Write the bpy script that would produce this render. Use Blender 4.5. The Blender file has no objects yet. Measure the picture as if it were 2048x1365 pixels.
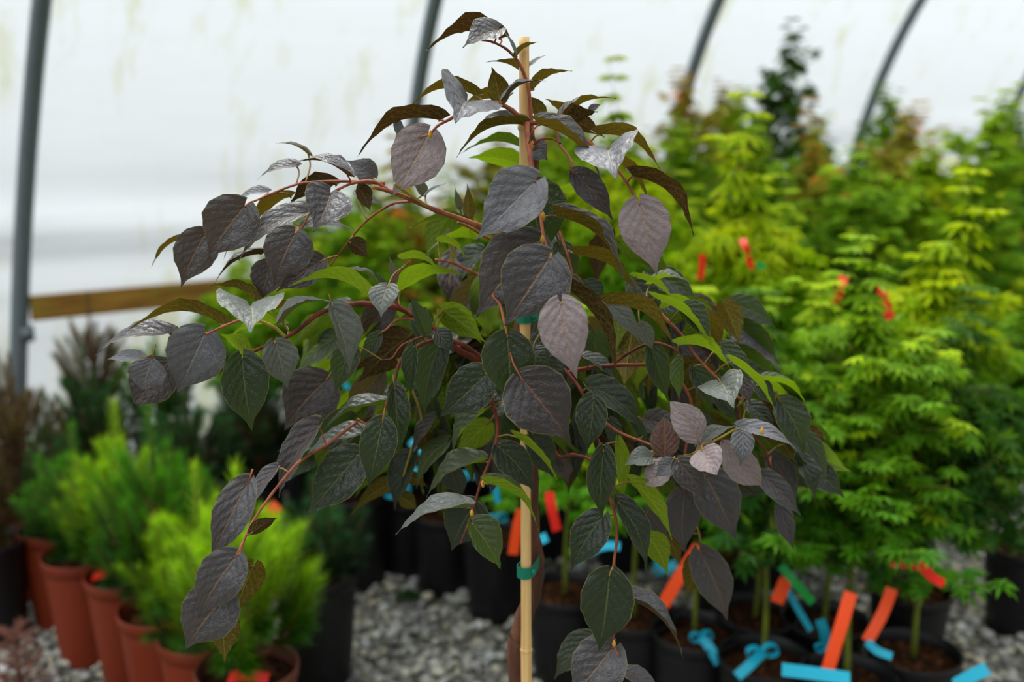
import bpy, math, random
import numpy as np
from mathutils import Vector, Matrix

S = bpy.context.scene
COL = S.collection
R = math.radians

# ------------------------------------------------------------------ camera
CAM_H, PITCH, LENS = 1.40, R(12.0), 35.0
FPX = 2048 * LENS / 36.0
cam_data = bpy.data.cameras.new('camera')
cam = bpy.data.objects.new('camera', cam_data)
COL.objects.link(cam)
S.camera = cam
cam.location = (0, 0, CAM_H)
cam.rotation_euler = (math.pi / 2 - PITCH, 0, 0)
cam_data.lens = LENS
cam_data.sensor_width = 36
cam_data.clip_start = 0.02
cam_data.dof.use_dof = True
cam_data.dof.focus_distance = 0.98
cam_data.dof.aperture_fstop = 3.0
cam_data.dof.aperture_blades = 9

# ------------------------------------------------------------------ overcast sky
world = bpy.data.worlds.new('overcast_sky')
S.world = world
world.use_nodes = True
nt = world.node_tree
nt.nodes.clear()
tc = nt.nodes.new('ShaderNodeTexCoord')
sx = nt.nodes.new('ShaderNodeSeparateXYZ')
rp = nt.nodes.new('ShaderNodeValToRGB')
bg = nt.nodes.new('ShaderNodeBackground')
wo = nt.nodes.new('ShaderNodeOutputWorld')
nt.links.new(tc.outputs['Generated'], sx.inputs[0])
mr = nt.nodes.new('ShaderNodeMapRange')
mr.inputs['From Min'].default_value = -1
nt.links.new(sx.outputs['Z'], mr.inputs['Value'])
nt.links.new(mr.outputs[0], rp.inputs[0])
el = rp.color_ramp.elements
el[0].position = 0.0; el[0].color = (0.05, 0.055, 0.05, 1)
el[1].position = 1.0; el[1].color = (1.0, 1.02, 1.05, 1)
e = el.new(0.49); e.color = (0.07, 0.075, 0.075, 1)
e = el.new(0.54); e.color = (0.16, 0.17, 0.18, 1)
e = el.new(0.75); e.color = (0.74, 0.77, 0.80, 1)
# left sky brightened as an added soft key, for contrast across the leaves
side = nt.nodes.new('ShaderNodeMapRange')
side.inputs['From Min'].default_value = -1.0
side.inputs['To Min'].default_value = 1.55
side.inputs['To Max'].default_value = 0.45
nt.links.new(sx.outputs['X'], side.inputs['Value'])
scl = nt.nodes.new('ShaderNodeVectorMath')
scl.operation = 'SCALE'
nt.links.new(rp.outputs[0], scl.inputs[0])
# sky dimmed behind the viewer, standing in for the house's far half, adding contrast
deep = nt.nodes.new('ShaderNodeMapRange')
deep.inputs['From Min'].default_value = -1.0
deep.inputs['To Min'].default_value = 0.50
deep.inputs['To Max'].default_value = 1.18
nt.links.new(sx.outputs['Y'], deep.inputs['Value'])
both = nt.nodes.new('ShaderNodeMath')
both.operation = 'MULTIPLY'
nt.links.new(side.outputs[0], both.inputs[0])
nt.links.new(deep.outputs[0], both.inputs[1])
nt.links.new(both.outputs[0], scl.inputs['Scale'])
nt.links.new(scl.outputs[0], bg.inputs[0])
bg.inputs['Strength'].default_value = 2.3
nt.links.new(bg.outputs[0], wo.inputs[0])

sun_d = bpy.data.lights.new('sun', 'SUN')
sun_d.energy = 2.4
sun_d.angle = R(35)
sun_d.color = (1.0, 0.98, 0.93)
sun = bpy.data.objects.new('sun', sun_d)
COL.objects.link(sun)
sun.rotation_euler = Vector((0.22, -0.48, -0.85)).to_track_quat('-Z', 'Y').to_euler()

vs = S.view_settings
vs.view_transform = 'Standard'
vs.look = 'None'
vs.gamma = 1.0
vs.exposure = 0.30
vs.use_curve_mapping = False
S.cycles.max_bounces = 6
S.cycles.diffuse_bounces = 3
S.cycles.transparent_max_bounces = 8
S.cycles.use_denoising = True

# ------------------------------------------------------------------ surveying: a sight line to a real point
FWD = Vector((0, math.cos(PITCH), -math.sin(PITCH)))
UP = Vector((0, math.sin(PITCH), math.cos(PITCH)))
EYE = Vector((0, 0, CAM_H))


def sight(px, py):
    return FWD + Vector((1, 0, 0)) * ((px - 1024) / FPX) - UP * ((py - 682.5) / FPX)


def at_y(px, py, y):
    d = sight(px, py)
    return EYE + d * (y / d.y)


def at_z(px, py, z):
    d = sight(px, py)
    return EYE + d * ((z - CAM_H) / d.z)


# ------------------------------------------------------------------ materials
def srgb(r, g, b):
    f = lambda c: (c / 255 / 12.92) if c <= 10 else ((c / 255 + 0.055) / 1.055) ** 2.4
    return (f(r), f(g), f(b), 1)


class NT:
    def __init__(s, name):
        s.m = bpy.data.materials.new(name)
        s.m.use_nodes = True
        s.t = s.m.node_tree
        s.t.nodes.clear()
        s.out = s.n('ShaderNodeOutputMaterial')

    def n(s, kind, **kw):
        x = s.t.nodes.new(kind)
        for k, v in kw.items():
            setattr(x, k, v)
        return x

    def l(s, a, b):
        s.t.links.new(a, b)

    def put(s, sock, v):
        if hasattr(v, 'links'):
            s.l(v, sock)
        else:
            sock.default_value = v

    def math(s, op, a, b=0.0, c=0.0, clamp=False):
        x = s.n('ShaderNodeMath', operation=op)
        x.use_clamp = clamp
        s.put(x.inputs[0], a); s.put(x.inputs[1], b); s.put(x.inputs[2], c)
        return x.outputs[0]

    def step(s, v, lo, hi, a=0.0, b=1.0):
        x = s.n('ShaderNodeMapRange', interpolation_type='SMOOTHSTEP')
        s.put(x.inputs['Value'], v)
        x.inputs['From Min'].default_value = lo; x.inputs['From Max'].default_value = hi
        x.inputs['To Min'].default_value = a; x.inputs['To Max'].default_value = b
        return x.outputs[0]

    def mix(s, f, a, b):
        x = s.n('ShaderNodeMix', data_type='RGBA')
        s.put(x.inputs[0], f); s.put(x.inputs[6], a); s.put(x.inputs[7], b)
        return x.outputs[2]

    def noise(s, vec, scale, detail=3, rough=0.55):
        x = s.n('ShaderNodeTexNoise')
        if vec is not None:
            s.l(vec, x.inputs['Vector'])
        x.inputs['Scale'].default_value = scale
        x.inputs['Detail'].default_value = detail
        x.inputs['Roughness'].default_value = rough
        return x.outputs[0]

    def bsdf(s, color, rough=0.5, spec=0.5, normal=None, transl=None, tcol=None, metal=0.0, coat=0.0):
        p = s.n('ShaderNodeBsdfPrincipled')
        s.put(p.inputs['Base Color'], color)
        s.put(p.inputs['Roughness'], rough)
        p.inputs['Metallic'].default_value = metal
        s.put(p.inputs['Specular IOR Level'], spec)
        p.inputs['Coat Weight'].default_value = coat
        if normal is not None:
            s.l(normal, p.inputs['Normal'])
        o = p.outputs[0]
        if transl:
            t = s.n('ShaderNodeBsdfTranslucent')
            s.put(t.inputs[0], tcol if tcol is not None else color)
            m = s.n('ShaderNodeMixShader')
            m.inputs[0].default_value = transl
            s.l(o, m.inputs[1]); s.l(t.outputs[0], m.inputs[2])
            o = m.outputs[0]
        s.l(o, s.out.inputs[0])
        return s.m

    def bump(s, h, strength=0.3, dist=0.01):
        b = s.n('ShaderNodeBump')
        b.inputs['Strength'].default_value = strength
        b.inputs['Distance'].default_value = dist
        s.l(h, b.inputs['Height'])
        return b.outputs[0]

    def coord(s, which='Object'):
        return s.n('ShaderNodeTexCoord').outputs[which]

    def scaled(s, vec, sc):
        m = s.n('ShaderNodeMapping')
        s.l(vec, m.inputs[0])
        m.inputs['Scale'].default_value = sc
        return m.outputs[0]


def big_leaf_mat(name, top, under, vein_top, vein_under, rough=0.25, transl=0.12, tcol=None):
    """A snowbell blade: midrib, arching side veins, net veins, quilted relief; other colour below than above."""
    g = NT(name)
    uv = g.n('ShaderNodeUVMap').outputs[0]
    sp = g.n('ShaderNodeSeparateXYZ')
    g.l(uv, sp.inputs[0])
    u = g.math('ABSOLUTE', g.math('SUBTRACT', sp.outputs[0], 0.5))          # 0 midrib .. 0.5 margin
    v = sp.outputs[1]
    isl = g.n('ShaderNodeNewGeometry')
    rnd = isl.outputs['Random Per Island']
    wob = g.math('MULTIPLY', g.math('SUBTRACT', g.noise(uv, 5), 0.5), 0.5)
    side = g.math('MULTIPLY', g.math('SIGN', g.math('SUBTRACT', sp.outputs[0], 0.5)), 0.22)
    q = g.math('ADD', g.math('ADD', g.math('SUBTRACT', g.math('MULTIPLY', v, 6.2), g.math('MULTIPLY', g.math('POWER', u, 0.85), 4.6)), wob), side)
    fr = g.math('ABSOLUTE', g.math('SUBTRACT', g.math('FRACT', g.math('ADD', q, 8.0)), 0.5))   # 0 on the vein
    sec = g.step(fr, 0.015, 0.06, 1, 0)
    mid = g.step(u, 0.010, 0.026, 1, 0)
    vor = g.n('ShaderNodeTexVoronoi', feature='DISTANCE_TO_EDGE')
    g.l(g.scaled(uv, (9, 15, 1)), vor.inputs['Vector'])
    vor.inputs['Scale'].default_value = 1.0
    net = g.step(vor.outputs['Distance'], 0.02, 0.10, 1, 0)
    rim = g.step(u, 0.475, 0.492, 0, 1)
    vein = g.math('MAXIMUM', mid, g.math('MULTIPLY', sec, 0.75))
    mott = g.noise(uv, 11, 4)
    ctop = g.mix(g.math('MULTIPLY', mott, 0.55), top, tuple(c * 0.55 for c in top[:3]) + (1,))
    ctop = g.mix(g.math('MULTIPLY', rnd, 0.3), ctop, (0.05, 0.062, 0.045, 1))
    ctop = g.mix(g.math('MULTIPLY', g.math('MAXIMUM', mid, g.math('MULTIPLY', sec, 0.28)), 0.8), ctop, vein_top)
    ctop = g.mix(g.math('MULTIPLY', rim, 0.75), ctop, srgb(120, 118, 60))
    cun = g.mix(g.math('MULTIPLY', mott, 0.5), under, tuple(c * 0.6 for c in under[:3]) + (1,))
    cun = g.mix(g.math('MAXIMUM', g.math('MULTIPLY', vein, 0.8), g.math('MULTIPLY', net, 0.28)), cun, vein_under)
    back = isl.outputs['Backfacing']
    col = g.mix(back, ctop, cun)
    hill = g.math('SUBTRACT', 1.0, g.step(fr, 0.0, 0.5, 1, 0))
    h = g.math('ADD', g.math('MULTIPLY', hill, 0.42), g.math('ADD', g.math('MULTIPLY', net, -0.16), g.math('MULTIPLY', g.noise(uv, 6, 3), 2.4)))
    h = g.math('SUBTRACT', h, g.math('MULTIPLY', mid, 0.5))
    nrm = g.bump(h, 0.5, 0.0024)
    ro = g.math('ADD', rough, g.math('ADD', g.math('MULTIPLY', back, 0.25), g.math('MULTIPLY', g.noise(uv, 4), 0.14)))
    sp_ = g.math('SUBTRACT', 0.6, g.math('MULTIPLY', back, 0.5))
    return g.bsdf(col, ro, sp_, nrm, transl, tcol if tcol else under)


V_TOP = srgb(128, 98, 68)
LM = {
    'p': big_leaf_mat('leaf_purple', srgb(74, 72, 76), srgb(66, 52, 24), V_TOP, srgb(140, 125, 72), tcol=srgb(90, 60, 20)),
    'm': big_leaf_mat('leaf_mauve', srgb(166, 148, 148), srgb(84, 66, 44), srgb(165, 135, 105), srgb(150, 130, 90), 0.42),
    'b': big_leaf_mat('leaf_slate', srgb(108, 108, 114), srgb(76, 68, 50), srgb(135, 130, 120), srgb(150, 145, 100), 0.36),
    'r': big_leaf_mat('leaf_russet', srgb(104, 70, 58), srgb(90, 60, 30), srgb(165, 115, 75), srgb(150, 120, 70), 0.5),
    'd': big_leaf_mat('leaf_dark_mauve', srgb(62, 54, 55), srgb(66, 50, 26), srgb(120, 78, 60), srgb(130, 112, 66), 0.34),
    'g': big_leaf_mat('leaf_dark_green', srgb(22, 32, 20), srgb(92, 108, 30), srgb(92, 100, 52), srgb(150, 160, 80), 0.30, 0.18, srgb(80, 110, 15)),
    'l': big_leaf_mat('leaf_pale', srgb(108, 114, 108), srgb(110, 112, 60), srgb(140, 140, 110), srgb(160, 160, 100), 0.38),
    'y': big_leaf_mat('leaf_lime_backed', srgb(38, 50, 30), srgb(112, 130, 28), srgb(105, 115, 50), srgb(165, 178, 80), 0.34, 0.3, srgb(130, 165, 15)),
    'o': big_leaf_mat('leaf_olive_backed', srgb(54, 50, 44), srgb(84, 76, 26), V_TOP, srgb(150, 140, 75), 0.36, 0.2, srgb(110, 90, 15)),
}


def bark_mat(name, a, b, scale=60, rough=0.6):
    g = NT(name)
    c = g.scaled(g.coord(), (1, 1, 0.25))
    n = g.noise(c, scale, 4)
    return g.bsdf(g.mix(g.step(n, 0.3, 0.7), a, b), rough, 0.3, g.bump(n, 0.4, 0.002))


M_RED = bark_mat('red_bark', srgb(130, 54, 36), srgb(78, 38, 26))
M_TWIG = bark_mat('orange_twig', srgb(172, 100, 68), srgb(128, 66, 44), 90)
M_LIMETWIG = bark_mat('yellow_green_twig', srgb(166, 160, 62), srgb(150, 120, 50), 90)
M_OLIVETWIG = bark_mat('olive_twig', srgb(140, 112, 52), srgb(112, 84, 40), 90)
M_BARK = bark_mat('brown_bark', srgb(132, 84, 60), srgb(72, 44, 32), 40)
M_GSTEM = bark_mat('green_stem', srgb(120, 136, 34), srgb(88, 96, 30), 50)
M_BUD = NT('bud').bsdf(srgb(205, 150, 40), 0.5)


def bamboo_mat():
    g = NT('bamboo')
    c = g.coord()
    streak = g.noise(g.scaled(c, (220, 220, 6)), 1, 3)
    blot = g.noise(g.scaled(c, (30, 30, 9)), 1, 4)
    col = g.mix(g.step(streak, 0.35, 0.7), srgb(246, 206, 138), srgb(228, 180, 108))
    col = g.mix(g.math('MULTIPLY', g.step(blot, 0.6, 0.75), 0.5), col, srgb(130, 82, 44))
    return g.bsdf(col, 0.38, 0.5, g.bump(streak, 0.2, 0.001))


def plastic(name, col, rough=0.5, dirt=0.35, dirtcol=srgb(70, 62, 50)):
    g = NT(name)
    n = g.noise(g.coord(), 14, 5)
    return g.bsdf(g.mix(g.math('MULTIPLY', g.step(n, 0.5, 0.75), dirt), col, dirtcol), rough, 0.4, g.bump(n, 0.1, 0.002))


M_BAMBOO = bamboo_mat()
M_TERRA = plastic('terracotta_plastic', srgb(130, 46, 16), 0.55, 0.25, srgb(90, 50, 34))
M_TERRAD = plastic('dull_terracotta_plastic', srgb(110, 58, 40), 0.6, 0.3)
M_BLACKPOT = plastic('black_plastic', srgb(20, 20, 22), 0.45, 0.25, srgb(48, 46, 42))
M_GREENTAPE = plastic('green_tape', srgb(8, 128, 100), 0.35, 0.0)
M_ORANGE = plastic('orange_tag', srgb(244, 78, 16), 0.45, 0.0)
M_REDTAG = plastic('red_tag', srgb(232, 34, 14), 0.45, 0.0)
M_BLUE = plastic('blue_tape', srgb(20, 168, 196), 0.45, 0.0)
M_GREENTAG = plastic('green_tag', srgb(10, 150, 60), 0.45, 0.0)
M_WHITE = plastic('white_plastic', srgb(225, 225, 225), 0.4, 0.05)


def soil_mat():
    g = NT('bark_soil')
    v = g.n('ShaderNodeTexVoronoi')
    g.l(g.coord(), v.inputs['Vector'])
    v.inputs['Scale'].default_value = 70
    r = g.n('ShaderNodeValToRGB')
    e = r.color_ramp.elements
    e[0].color = srgb(38, 22, 12); e[1].color = srgb(120, 74, 40)
    e.new(0.6).color = srgb(66, 40, 22)
    g.l(v.outputs['Color'], r.inputs[0])
    return g.bsdf(r.outputs[0], 0.9, 0.1, g.bump(v.outputs['Distance'], 0.8, 0.01))


M_SOIL = soil_mat()


def gravel_ground_mat():
    g = NT('gravel_bed')
    v = g.n('ShaderNodeTexVoronoi')
    g.l(g.coord(), v.inputs['Vector'])
    v.inputs['Scale'].default_value = 48
    r = g.n('ShaderNodeValToRGB')
    e = r.color_ramp.elements
    e[0].color = srgb(60, 58, 50); e[1].color = srgb(170, 170, 160)
    e.new(0.5).color = srgb(110, 108, 98)
    g.l(v.outputs['Color'], r.inputs[0])
    return g.bsdf(r.outputs[0], 0.9, 0.2, g.bump(v.outputs['Distance'], 1.0, 0.02))


def stone_mat():
    g = NT('gravel_stone')
    geo = g.n('ShaderNodeNewGeometry')
    r = g.n('ShaderNodeValToRGB')
    e = r.color_ramp.elements
    e[0].position = 0; e[0].color = srgb(124, 126, 124)
    e[1].position = 1; e[1].color = srgb(246, 247, 240)
    for p, c in ((.25, (200, 202, 196)), (.4, (160, 156, 138)), (.55, (204, 206, 196)), (.7, (206, 194, 160)), (.8, (146, 150, 150)), (.9, (220, 218, 198)), (.95, (104, 112, 66))):
        e.new(p).color = srgb(*c)
    g.l(geo.outputs['Random Per Island'], r.inputs[0])
    n = g.noise(g.coord(), 90, 4)
    moss = g.step(g.noise(g.coord(), 2.2, 4), 0.60, 0.74)
    col = g.mix(g.math('MULTIPLY', n, 0.4), r.outputs[0], srgb(90, 86, 74))
    col = g.mix(g.math('MULTIPLY', moss, 0.5), col, srgb(86, 96, 40))
    return g.bsdf(col, 0.75, 0.3, g.bump(n, 0.4, 0.003))


def film_mat():
    g = NT('greenhouse_film')
    c = g.coord()
    streak = g.noise(g.scaled(c, (2.4, 2.4, 0.35)), 2.0, 5, 0.65)
    fine = g.noise(g.scaled(c, (14, 14, 1.4)), 1.0, 4)
    alg = g.math('MULTIPLY', g.step(streak, 0.50, 0.68), g.step(fine, 0.40, 0.60))
    sp = g.n('ShaderNodeSeparateXYZ')
    g.l(c, sp.inputs[0])
    low = g.step(sp.outputs[2], 0.2, 0.75, 1.0, 0.0)
    alg = g.math('ADD', g.math('MULTIPLY', alg, 0.42), g.math('MULTIPLY', low, g.math('MULTIPLY', g.step(fine, 0.42, 0.65), 0.5)))
    col = g.mix(alg, srgb(238, 243, 246), srgb(196, 196, 112))
    wr = g.noise(g.scaled(c, (0.5, 0.5, 2.6)), 2.2, 3)
    nrm = g.bump(wr, 0.12, 0.05)
    t = g.n('ShaderNodeBsdfTranslucent')
    g.l(nrm, t.inputs[1])
    thin = g.n('ShaderNodeMix', data_type='RGBA', blend_type='MULTIPLY')
    thin.inputs[0].default_value = 1.0
    g.l(col, thin.inputs[6]); thin.inputs[7].default_value = (0.505, 0.51, 0.51, 1)      # two layers of film pass about half the light
    g.l(thin.outputs[2], t.inputs[0])
    d = g.n('ShaderNodeBsdfPrincipled')
    g.l(col, d.inputs['Base Color']); d.inputs['Roughness'].default_value = 0.35
    g.l(nrm, d.inputs['Normal'])
    m = g.n('ShaderNodeMixShader')
    m.inputs[0].default_value = 0.80
    g.l(d.outputs[0], m.inputs[1]); g.l(t.outputs[0], m.inputs[2])
    g.l(m.outputs[0], g.out.inputs[0])
    return g.m


def steel_mat():
    g = NT('galvanised_steel')
    n = g.noise(g.scaled(g.coord(), (4, 4, 1)), 14, 4)
    return g.bsdf(g.mix(n, srgb(104, 116, 122), srgb(132, 142, 146)), 0.42, 0.5, None, metal=0.35)


def wood_mat():
    g = NT('weathered_pine_board')
    c = g.coord()
    grain = g.noise(g.scaled(c, (2.0, 26, 26)), 2.0, 5)
    blot = g.noise(c, 5, 4)
    col = g.mix(g.step(grain, 0.3, 0.7), srgb(186, 138, 56), srgb(130, 90, 34))
    col = g.mix(g.math('MULTIPLY', g.step(blot, 0.5, 0.7), 0.6), col, srgb(150, 150, 50))
    return g.bsdf(col, 0.7, 0.3, g.bump(grain, 0.4, 0.004))


def tinted_foliage(name, a, b, tipcol, transl=0.35, rough=0.5, vary=0.5):
    """Small leaves / needles; 'tint' = 0 old growth .. 1 fresh tip colour of the plant."""
    g = NT(name)
    at = g.n('ShaderNodeAttribute')
    at.attribute_name = 'tint'
    geo = g.n('ShaderNodeNewGeometry')
    col = g.mix(g.math('MULTIPLY', geo.outputs['Random Per Island'], vary), a, b)
    col = g.mix(at.outputs['Fac'], col, tipcol)
    return g.bsdf(col, rough, 0.25, None, transl, col)


# ------------------------------------------------------------------ mesh helpers
def mesh_obj(name, verts, faces, mat, parent=None, loc=None, smooth=True, uvs=None, tint=None):
    me = bpy.data.meshes.new(name)
    me.from_pydata([tuple(v) for v in verts], [], faces)
    if smooth:
        me.polygons.foreach_set('use_smooth', [True] * len(me.polygons))
    if uvs is not None:
        uvl = me.uv_layers.new(name='UVMap')
        idx = np.zeros(len(me.loops), dtype=np.int32)
        me.loops.foreach_get('vertex_index', idx)
        uvl.data.foreach_set('uv', np.asarray(uvs, dtype=np.float32)[idx].ravel())
    if tint is not None:
        a = me.attributes.new('tint', 'FLOAT', 'POINT')
        a.data.foreach_set('value', np.asarray(tint, dtype=np.float32))
    for m in (mat if isinstance(mat, (list, tuple)) else [mat]):
        me.materials.append(m)
    me.update()
    o = bpy.data.objects.new(name, me)
    COL.objects.link(o)
    if parent is not None:
        o.parent = parent
    if loc is not None:
        o.location = loc
    return o


def tag(o, label, cat=None, group=None, kind=None):
    if label: o['label'] = label
    if cat: o['category'] = cat
    if group: o['group'] = group
    if kind: o['kind'] = kind
    return o


def thing(name, label, cat, loc, rz=0.0, group=None):
    o = bpy.data.objects.new(name, None)
    o.empty_display_size = 0.1
    COL.objects.link(o)
    o.location = loc
    o.rotation_euler = (0, 0, rz)
    return tag(o, label, cat, group)


def copy_tree(o, parent=None):
    c = o.copy()
    COL.objects.link(c)
    c.parent = parent
    for ch in list(o.children):
        copy_tree(ch, c)
    return c


class Acc:
    """Collects shapes into one mesh."""
    def __init__(s):
        s.v, s.f, s.t = [], [], []

    def add(s, v, f, t=0.0):
        n = len(s.v)
        s.v += [tuple(x) for x in v]
        s.f += [tuple(i + n for i in q) for q in f]
        s.t += list(t) if hasattr(t, '__len__') else [t] * len(v)

    def tube(s, pts, rad, n=8, t=0.0, cap=True):
        pts = [Vector(p) for p in pts]
        if not hasattr(rad, '__len__'):
            rad = [rad] * len(pts)
        v, f = [], []
        nrm = None
        for i, p in enumerate(pts):
            d = (pts[min(i + 1, len(pts) - 1)] - pts[max(i - 1, 0)]).normalized()
            if nrm is None:
                nrm = d.orthogonal().normalized()
            nrm = (nrm - d * nrm.dot(d)).normalized()
            b = d.cross(nrm)
            for k in range(n):
                a = 2 * math.pi * k / n
                v.append(p + (nrm * math.cos(a) + b * math.sin(a)) * rad[i])
        for i in range(len(pts) - 1):
            for k in range(n):
                f.append((i * n + k, i * n + (k + 1) % n, (i + 1) * n + (k + 1) % n, (i + 1) * n + k))
        if cap:
            f.append(tuple(range(n - 1, -1, -1)))
            f.append(tuple(range((len(pts) - 1) * n, len(pts) * n)))
        s.add(v, f, t)

    def lathe(s, prof, n=36, t=0.0, centre=(0, 0, 0)):
        cx, cy, cz = centre
        v, f = [], []
        for r, z in prof:
            for k in range(n):
                a = 2 * math.pi * k / n
                v.append((cx + r * math.cos(a), cy + r * math.sin(a), cz + z))
        for i in range(len(prof) - 1):
            for k in range(n):
                f.append((i * n + k, i * n + (k + 1) % n, (i + 1) * n + (k + 1) % n, (i + 1) * n + k))
        s.add(v, f, t)

    def obj(s, name, mat, parent=None, loc=None, smooth=True, tint=False):
        return mesh_obj(name, s.v, s.f, mat, parent, loc, smooth, None, s.t if tint else None)


def spline(pts, per=6):
    """Catmull-Rom through the points."""
    P = [Vector(p) for p in pts]
    P = [P[0] * 2 - P[1]] + P + [P[-1] * 2 - P[-2]]
    out = []
    for i in range(1, len(P) - 2):
        for k in range(per):
            t = k / per
            a, b, c, d = P[i - 1], P[i], P[i + 1], P[i + 2]
            out.append(0.5 * ((2 * b) + (c - a) * t + (2 * a - 5 * b + 4 * c - d) * t * t + (3 * b - a - 3 * c + d) * t ** 3))
    out.append(P[-2])
    return out


def ribbon(pts, width_dir, w, th=0.0012):
    """Flat strap with real thickness along a path; width_dir may be one vector or one per point."""
    pts = [Vector(p) for p in pts]
    v, f = [], []
    for i, p in enumerate(pts):
        d = (pts[min(i + 1, len(pts) - 1)] - pts[max(i - 1, 0)]).normalized()
        wd = Vector(width_dir[i] if isinstance(width_dir, list) else width_dir)
        wd = (wd - d * wd.dot(d)).normalized()
        nn = d.cross(wd)
        for a, b in ((-1, -1), (1, -1), (1, 1), (-1, 1)):
            v.append(p + wd * (a * w / 2) + nn * (b * th / 2))
    for i in range(len(pts) - 1):
        for k in range(4):
            f.append((i * 4 + k, i * 4 + (k + 1) % 4, i * 4 + 4 + (k + 1) % 4, i * 4 + 4 + k))
    f.append((3, 2, 1, 0)); m = (len(pts) - 1) * 4
    f.append((m, m + 1, m + 2, m + 3))
    return v, f


# ------------------------------------------------------------------ the greenhouse: ground, film wall, hoops, board
WD = Vector((math.sin(R(54.6)), math.cos(R(54.6)), 0))     # along the wall
WM = Vector((WD.y, -WD.x, 0))                              # into the house
W0 = Vector((-2.0, 4.0, 0))                                # foot of the first hoop
HOOP_R, HOOP_Z = 3.1, 0.55


def wall_pt(s, z, inset=0.0):
    """Point on the inner side of the arch: s metres along, z high."""
    d = HOOP_R - math.sqrt(max(HOOP_R ** 2 - max(z - HOOP_Z, 0) ** 2, 0))
    return W0 + WD * s + WM * (d + inset) + Vector((0, 0, z))


HOOPS = [0.0, 1.78, 3.55, 5.32, 7.15, 9.0]


def build_shell():
    g = Acc()
    g.add([(-9, -3, 0), (12, -3, 0), (12, 14, 0), (-9, 14, 0)], [(0, 1, 2, 3)])
    tag(g.obj('floor', gravel_ground_mat(), smooth=False), 'grey crushed gravel floor of the greenhouse', kind='structure')
    rng = random.Random(4)
    v, f = [], []
    ss = np.arange(-3.4, 11.4, 0.12)
    zs = np.arange(0.0, 3.30, 0.06)
    for s in ss:
        for z in zs:
            k = min(abs(s - h) for h in HOOPS)
            sag = 0.03 * min(k / 0.9, 1.0) ** 1.5
            fold = 0.030 * math.sin(z * 17 + 1.5 * math.sin(s * 0.8)) * math.exp(-((z - 0.98 - 0.05 * s) / 0.16) ** 2)
            fold += 0.010 * math.sin(z * 30 + s * 1.4) * math.exp(-((z - 0.75) / 0.12) ** 2)
            p = wall_pt(s, z, -0.036 - sag + fold + 0.003 * math.sin(s * 9 + z * 3))
            v.append(p)
    nz = len(zs)
    for i in range(len(ss) - 1):
        for j in range(nz - 1):
            f.append((i * nz + j, (i + 1) * nz + j, (i + 1) * nz + j + 1, i * nz + j + 1))
    tag(mesh_obj('wall_back', v, f, film_mat()), 'milky plastic film wall of the greenhouse with algae streaks', kind='structure')
    steel = steel_mat()
    names = ['thick grey steel hoop at the left edge against the white film',
             'grey steel hoop rising behind the top of the purple weeping tree',
             'grey steel hoop with a climbing green shoot beside its right side',
             'grey steel hoop running down behind the tall maple tips, between two others',
             'grey steel hoop farthest along the film wall, at the right edge']
    for k, s in enumerate(HOOPS[:5]):
        a = Acc()
        lean = 0.115 if k == 0 else 0.0          # the first hoop stands a little out of plumb
        a.tube([wall_pt(s + lean * (z - 0.75), z) - W0 - WD * s for z in np.arange(0, 3.28, 0.08)], 0.035, 14)
        r = thing('greenhouse_hoop', names[k], 'hoop', W0 + WD * s, group='steel hoops of the greenhouse')
        a.obj('pipe', steel, r)
        # bolt and clamp that hold the hip board
        b = Acc()
        b.tube([wall_pt(s, 0.55) - W0 - WD * s, wall_pt(s, 0.61) - W0 - WD * s], 0.039, 14)
        b.obj('clamp', steel, r)
        b = Acc()
        q = wall_pt(s, 0.58, 0.042) - W0 - WD * s
        b.tube([q, q + WM * 0.016], 0.009, 6)
        b.obj('bolt', steel, r, smooth=False)
    # board along the wall, standing on edge against the hoops
    w = Acc()
    h0, h1, t0 = 0.635, 0.735, 0.038
    n = 40
    L0, L1 = 0.03, 9.3
    v, f = [], []
    for i in range(n + 1):
        s = (L1 - L0) * i / n
        for (m, z) in ((0, h0), (t0, h0), (t0, h1), (0, h1)):
            v.append((s, m, z))
    for i in range(n):
        for k in range(4):
            f.append((i * 4 + k, i * 4 + 4 + k, i * 4 + 4 + (k + 1) % 4, i * 4 + (k + 1) % 4))
    f.append((0, 1, 2, 3)); f.append(tuple(n * 4 + 3 - k for k in range(4)))
    w.add(v, f)
    o = w.obj('hip_board', wood_mat(), smooth=False)
    o.matrix_world = Matrix(((WD.x, WM.x, 0, 0), (WD.y, WM.y, 0, 0), (0, 0, 1, 0), (0, 0, 0, 1)))
    o.location = W0 + WD * L0 + WM * 0.0
    tag(o, 'yellowish weathered wooden board running along the film wall', 'board')
    return steel


build_shell()


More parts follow.
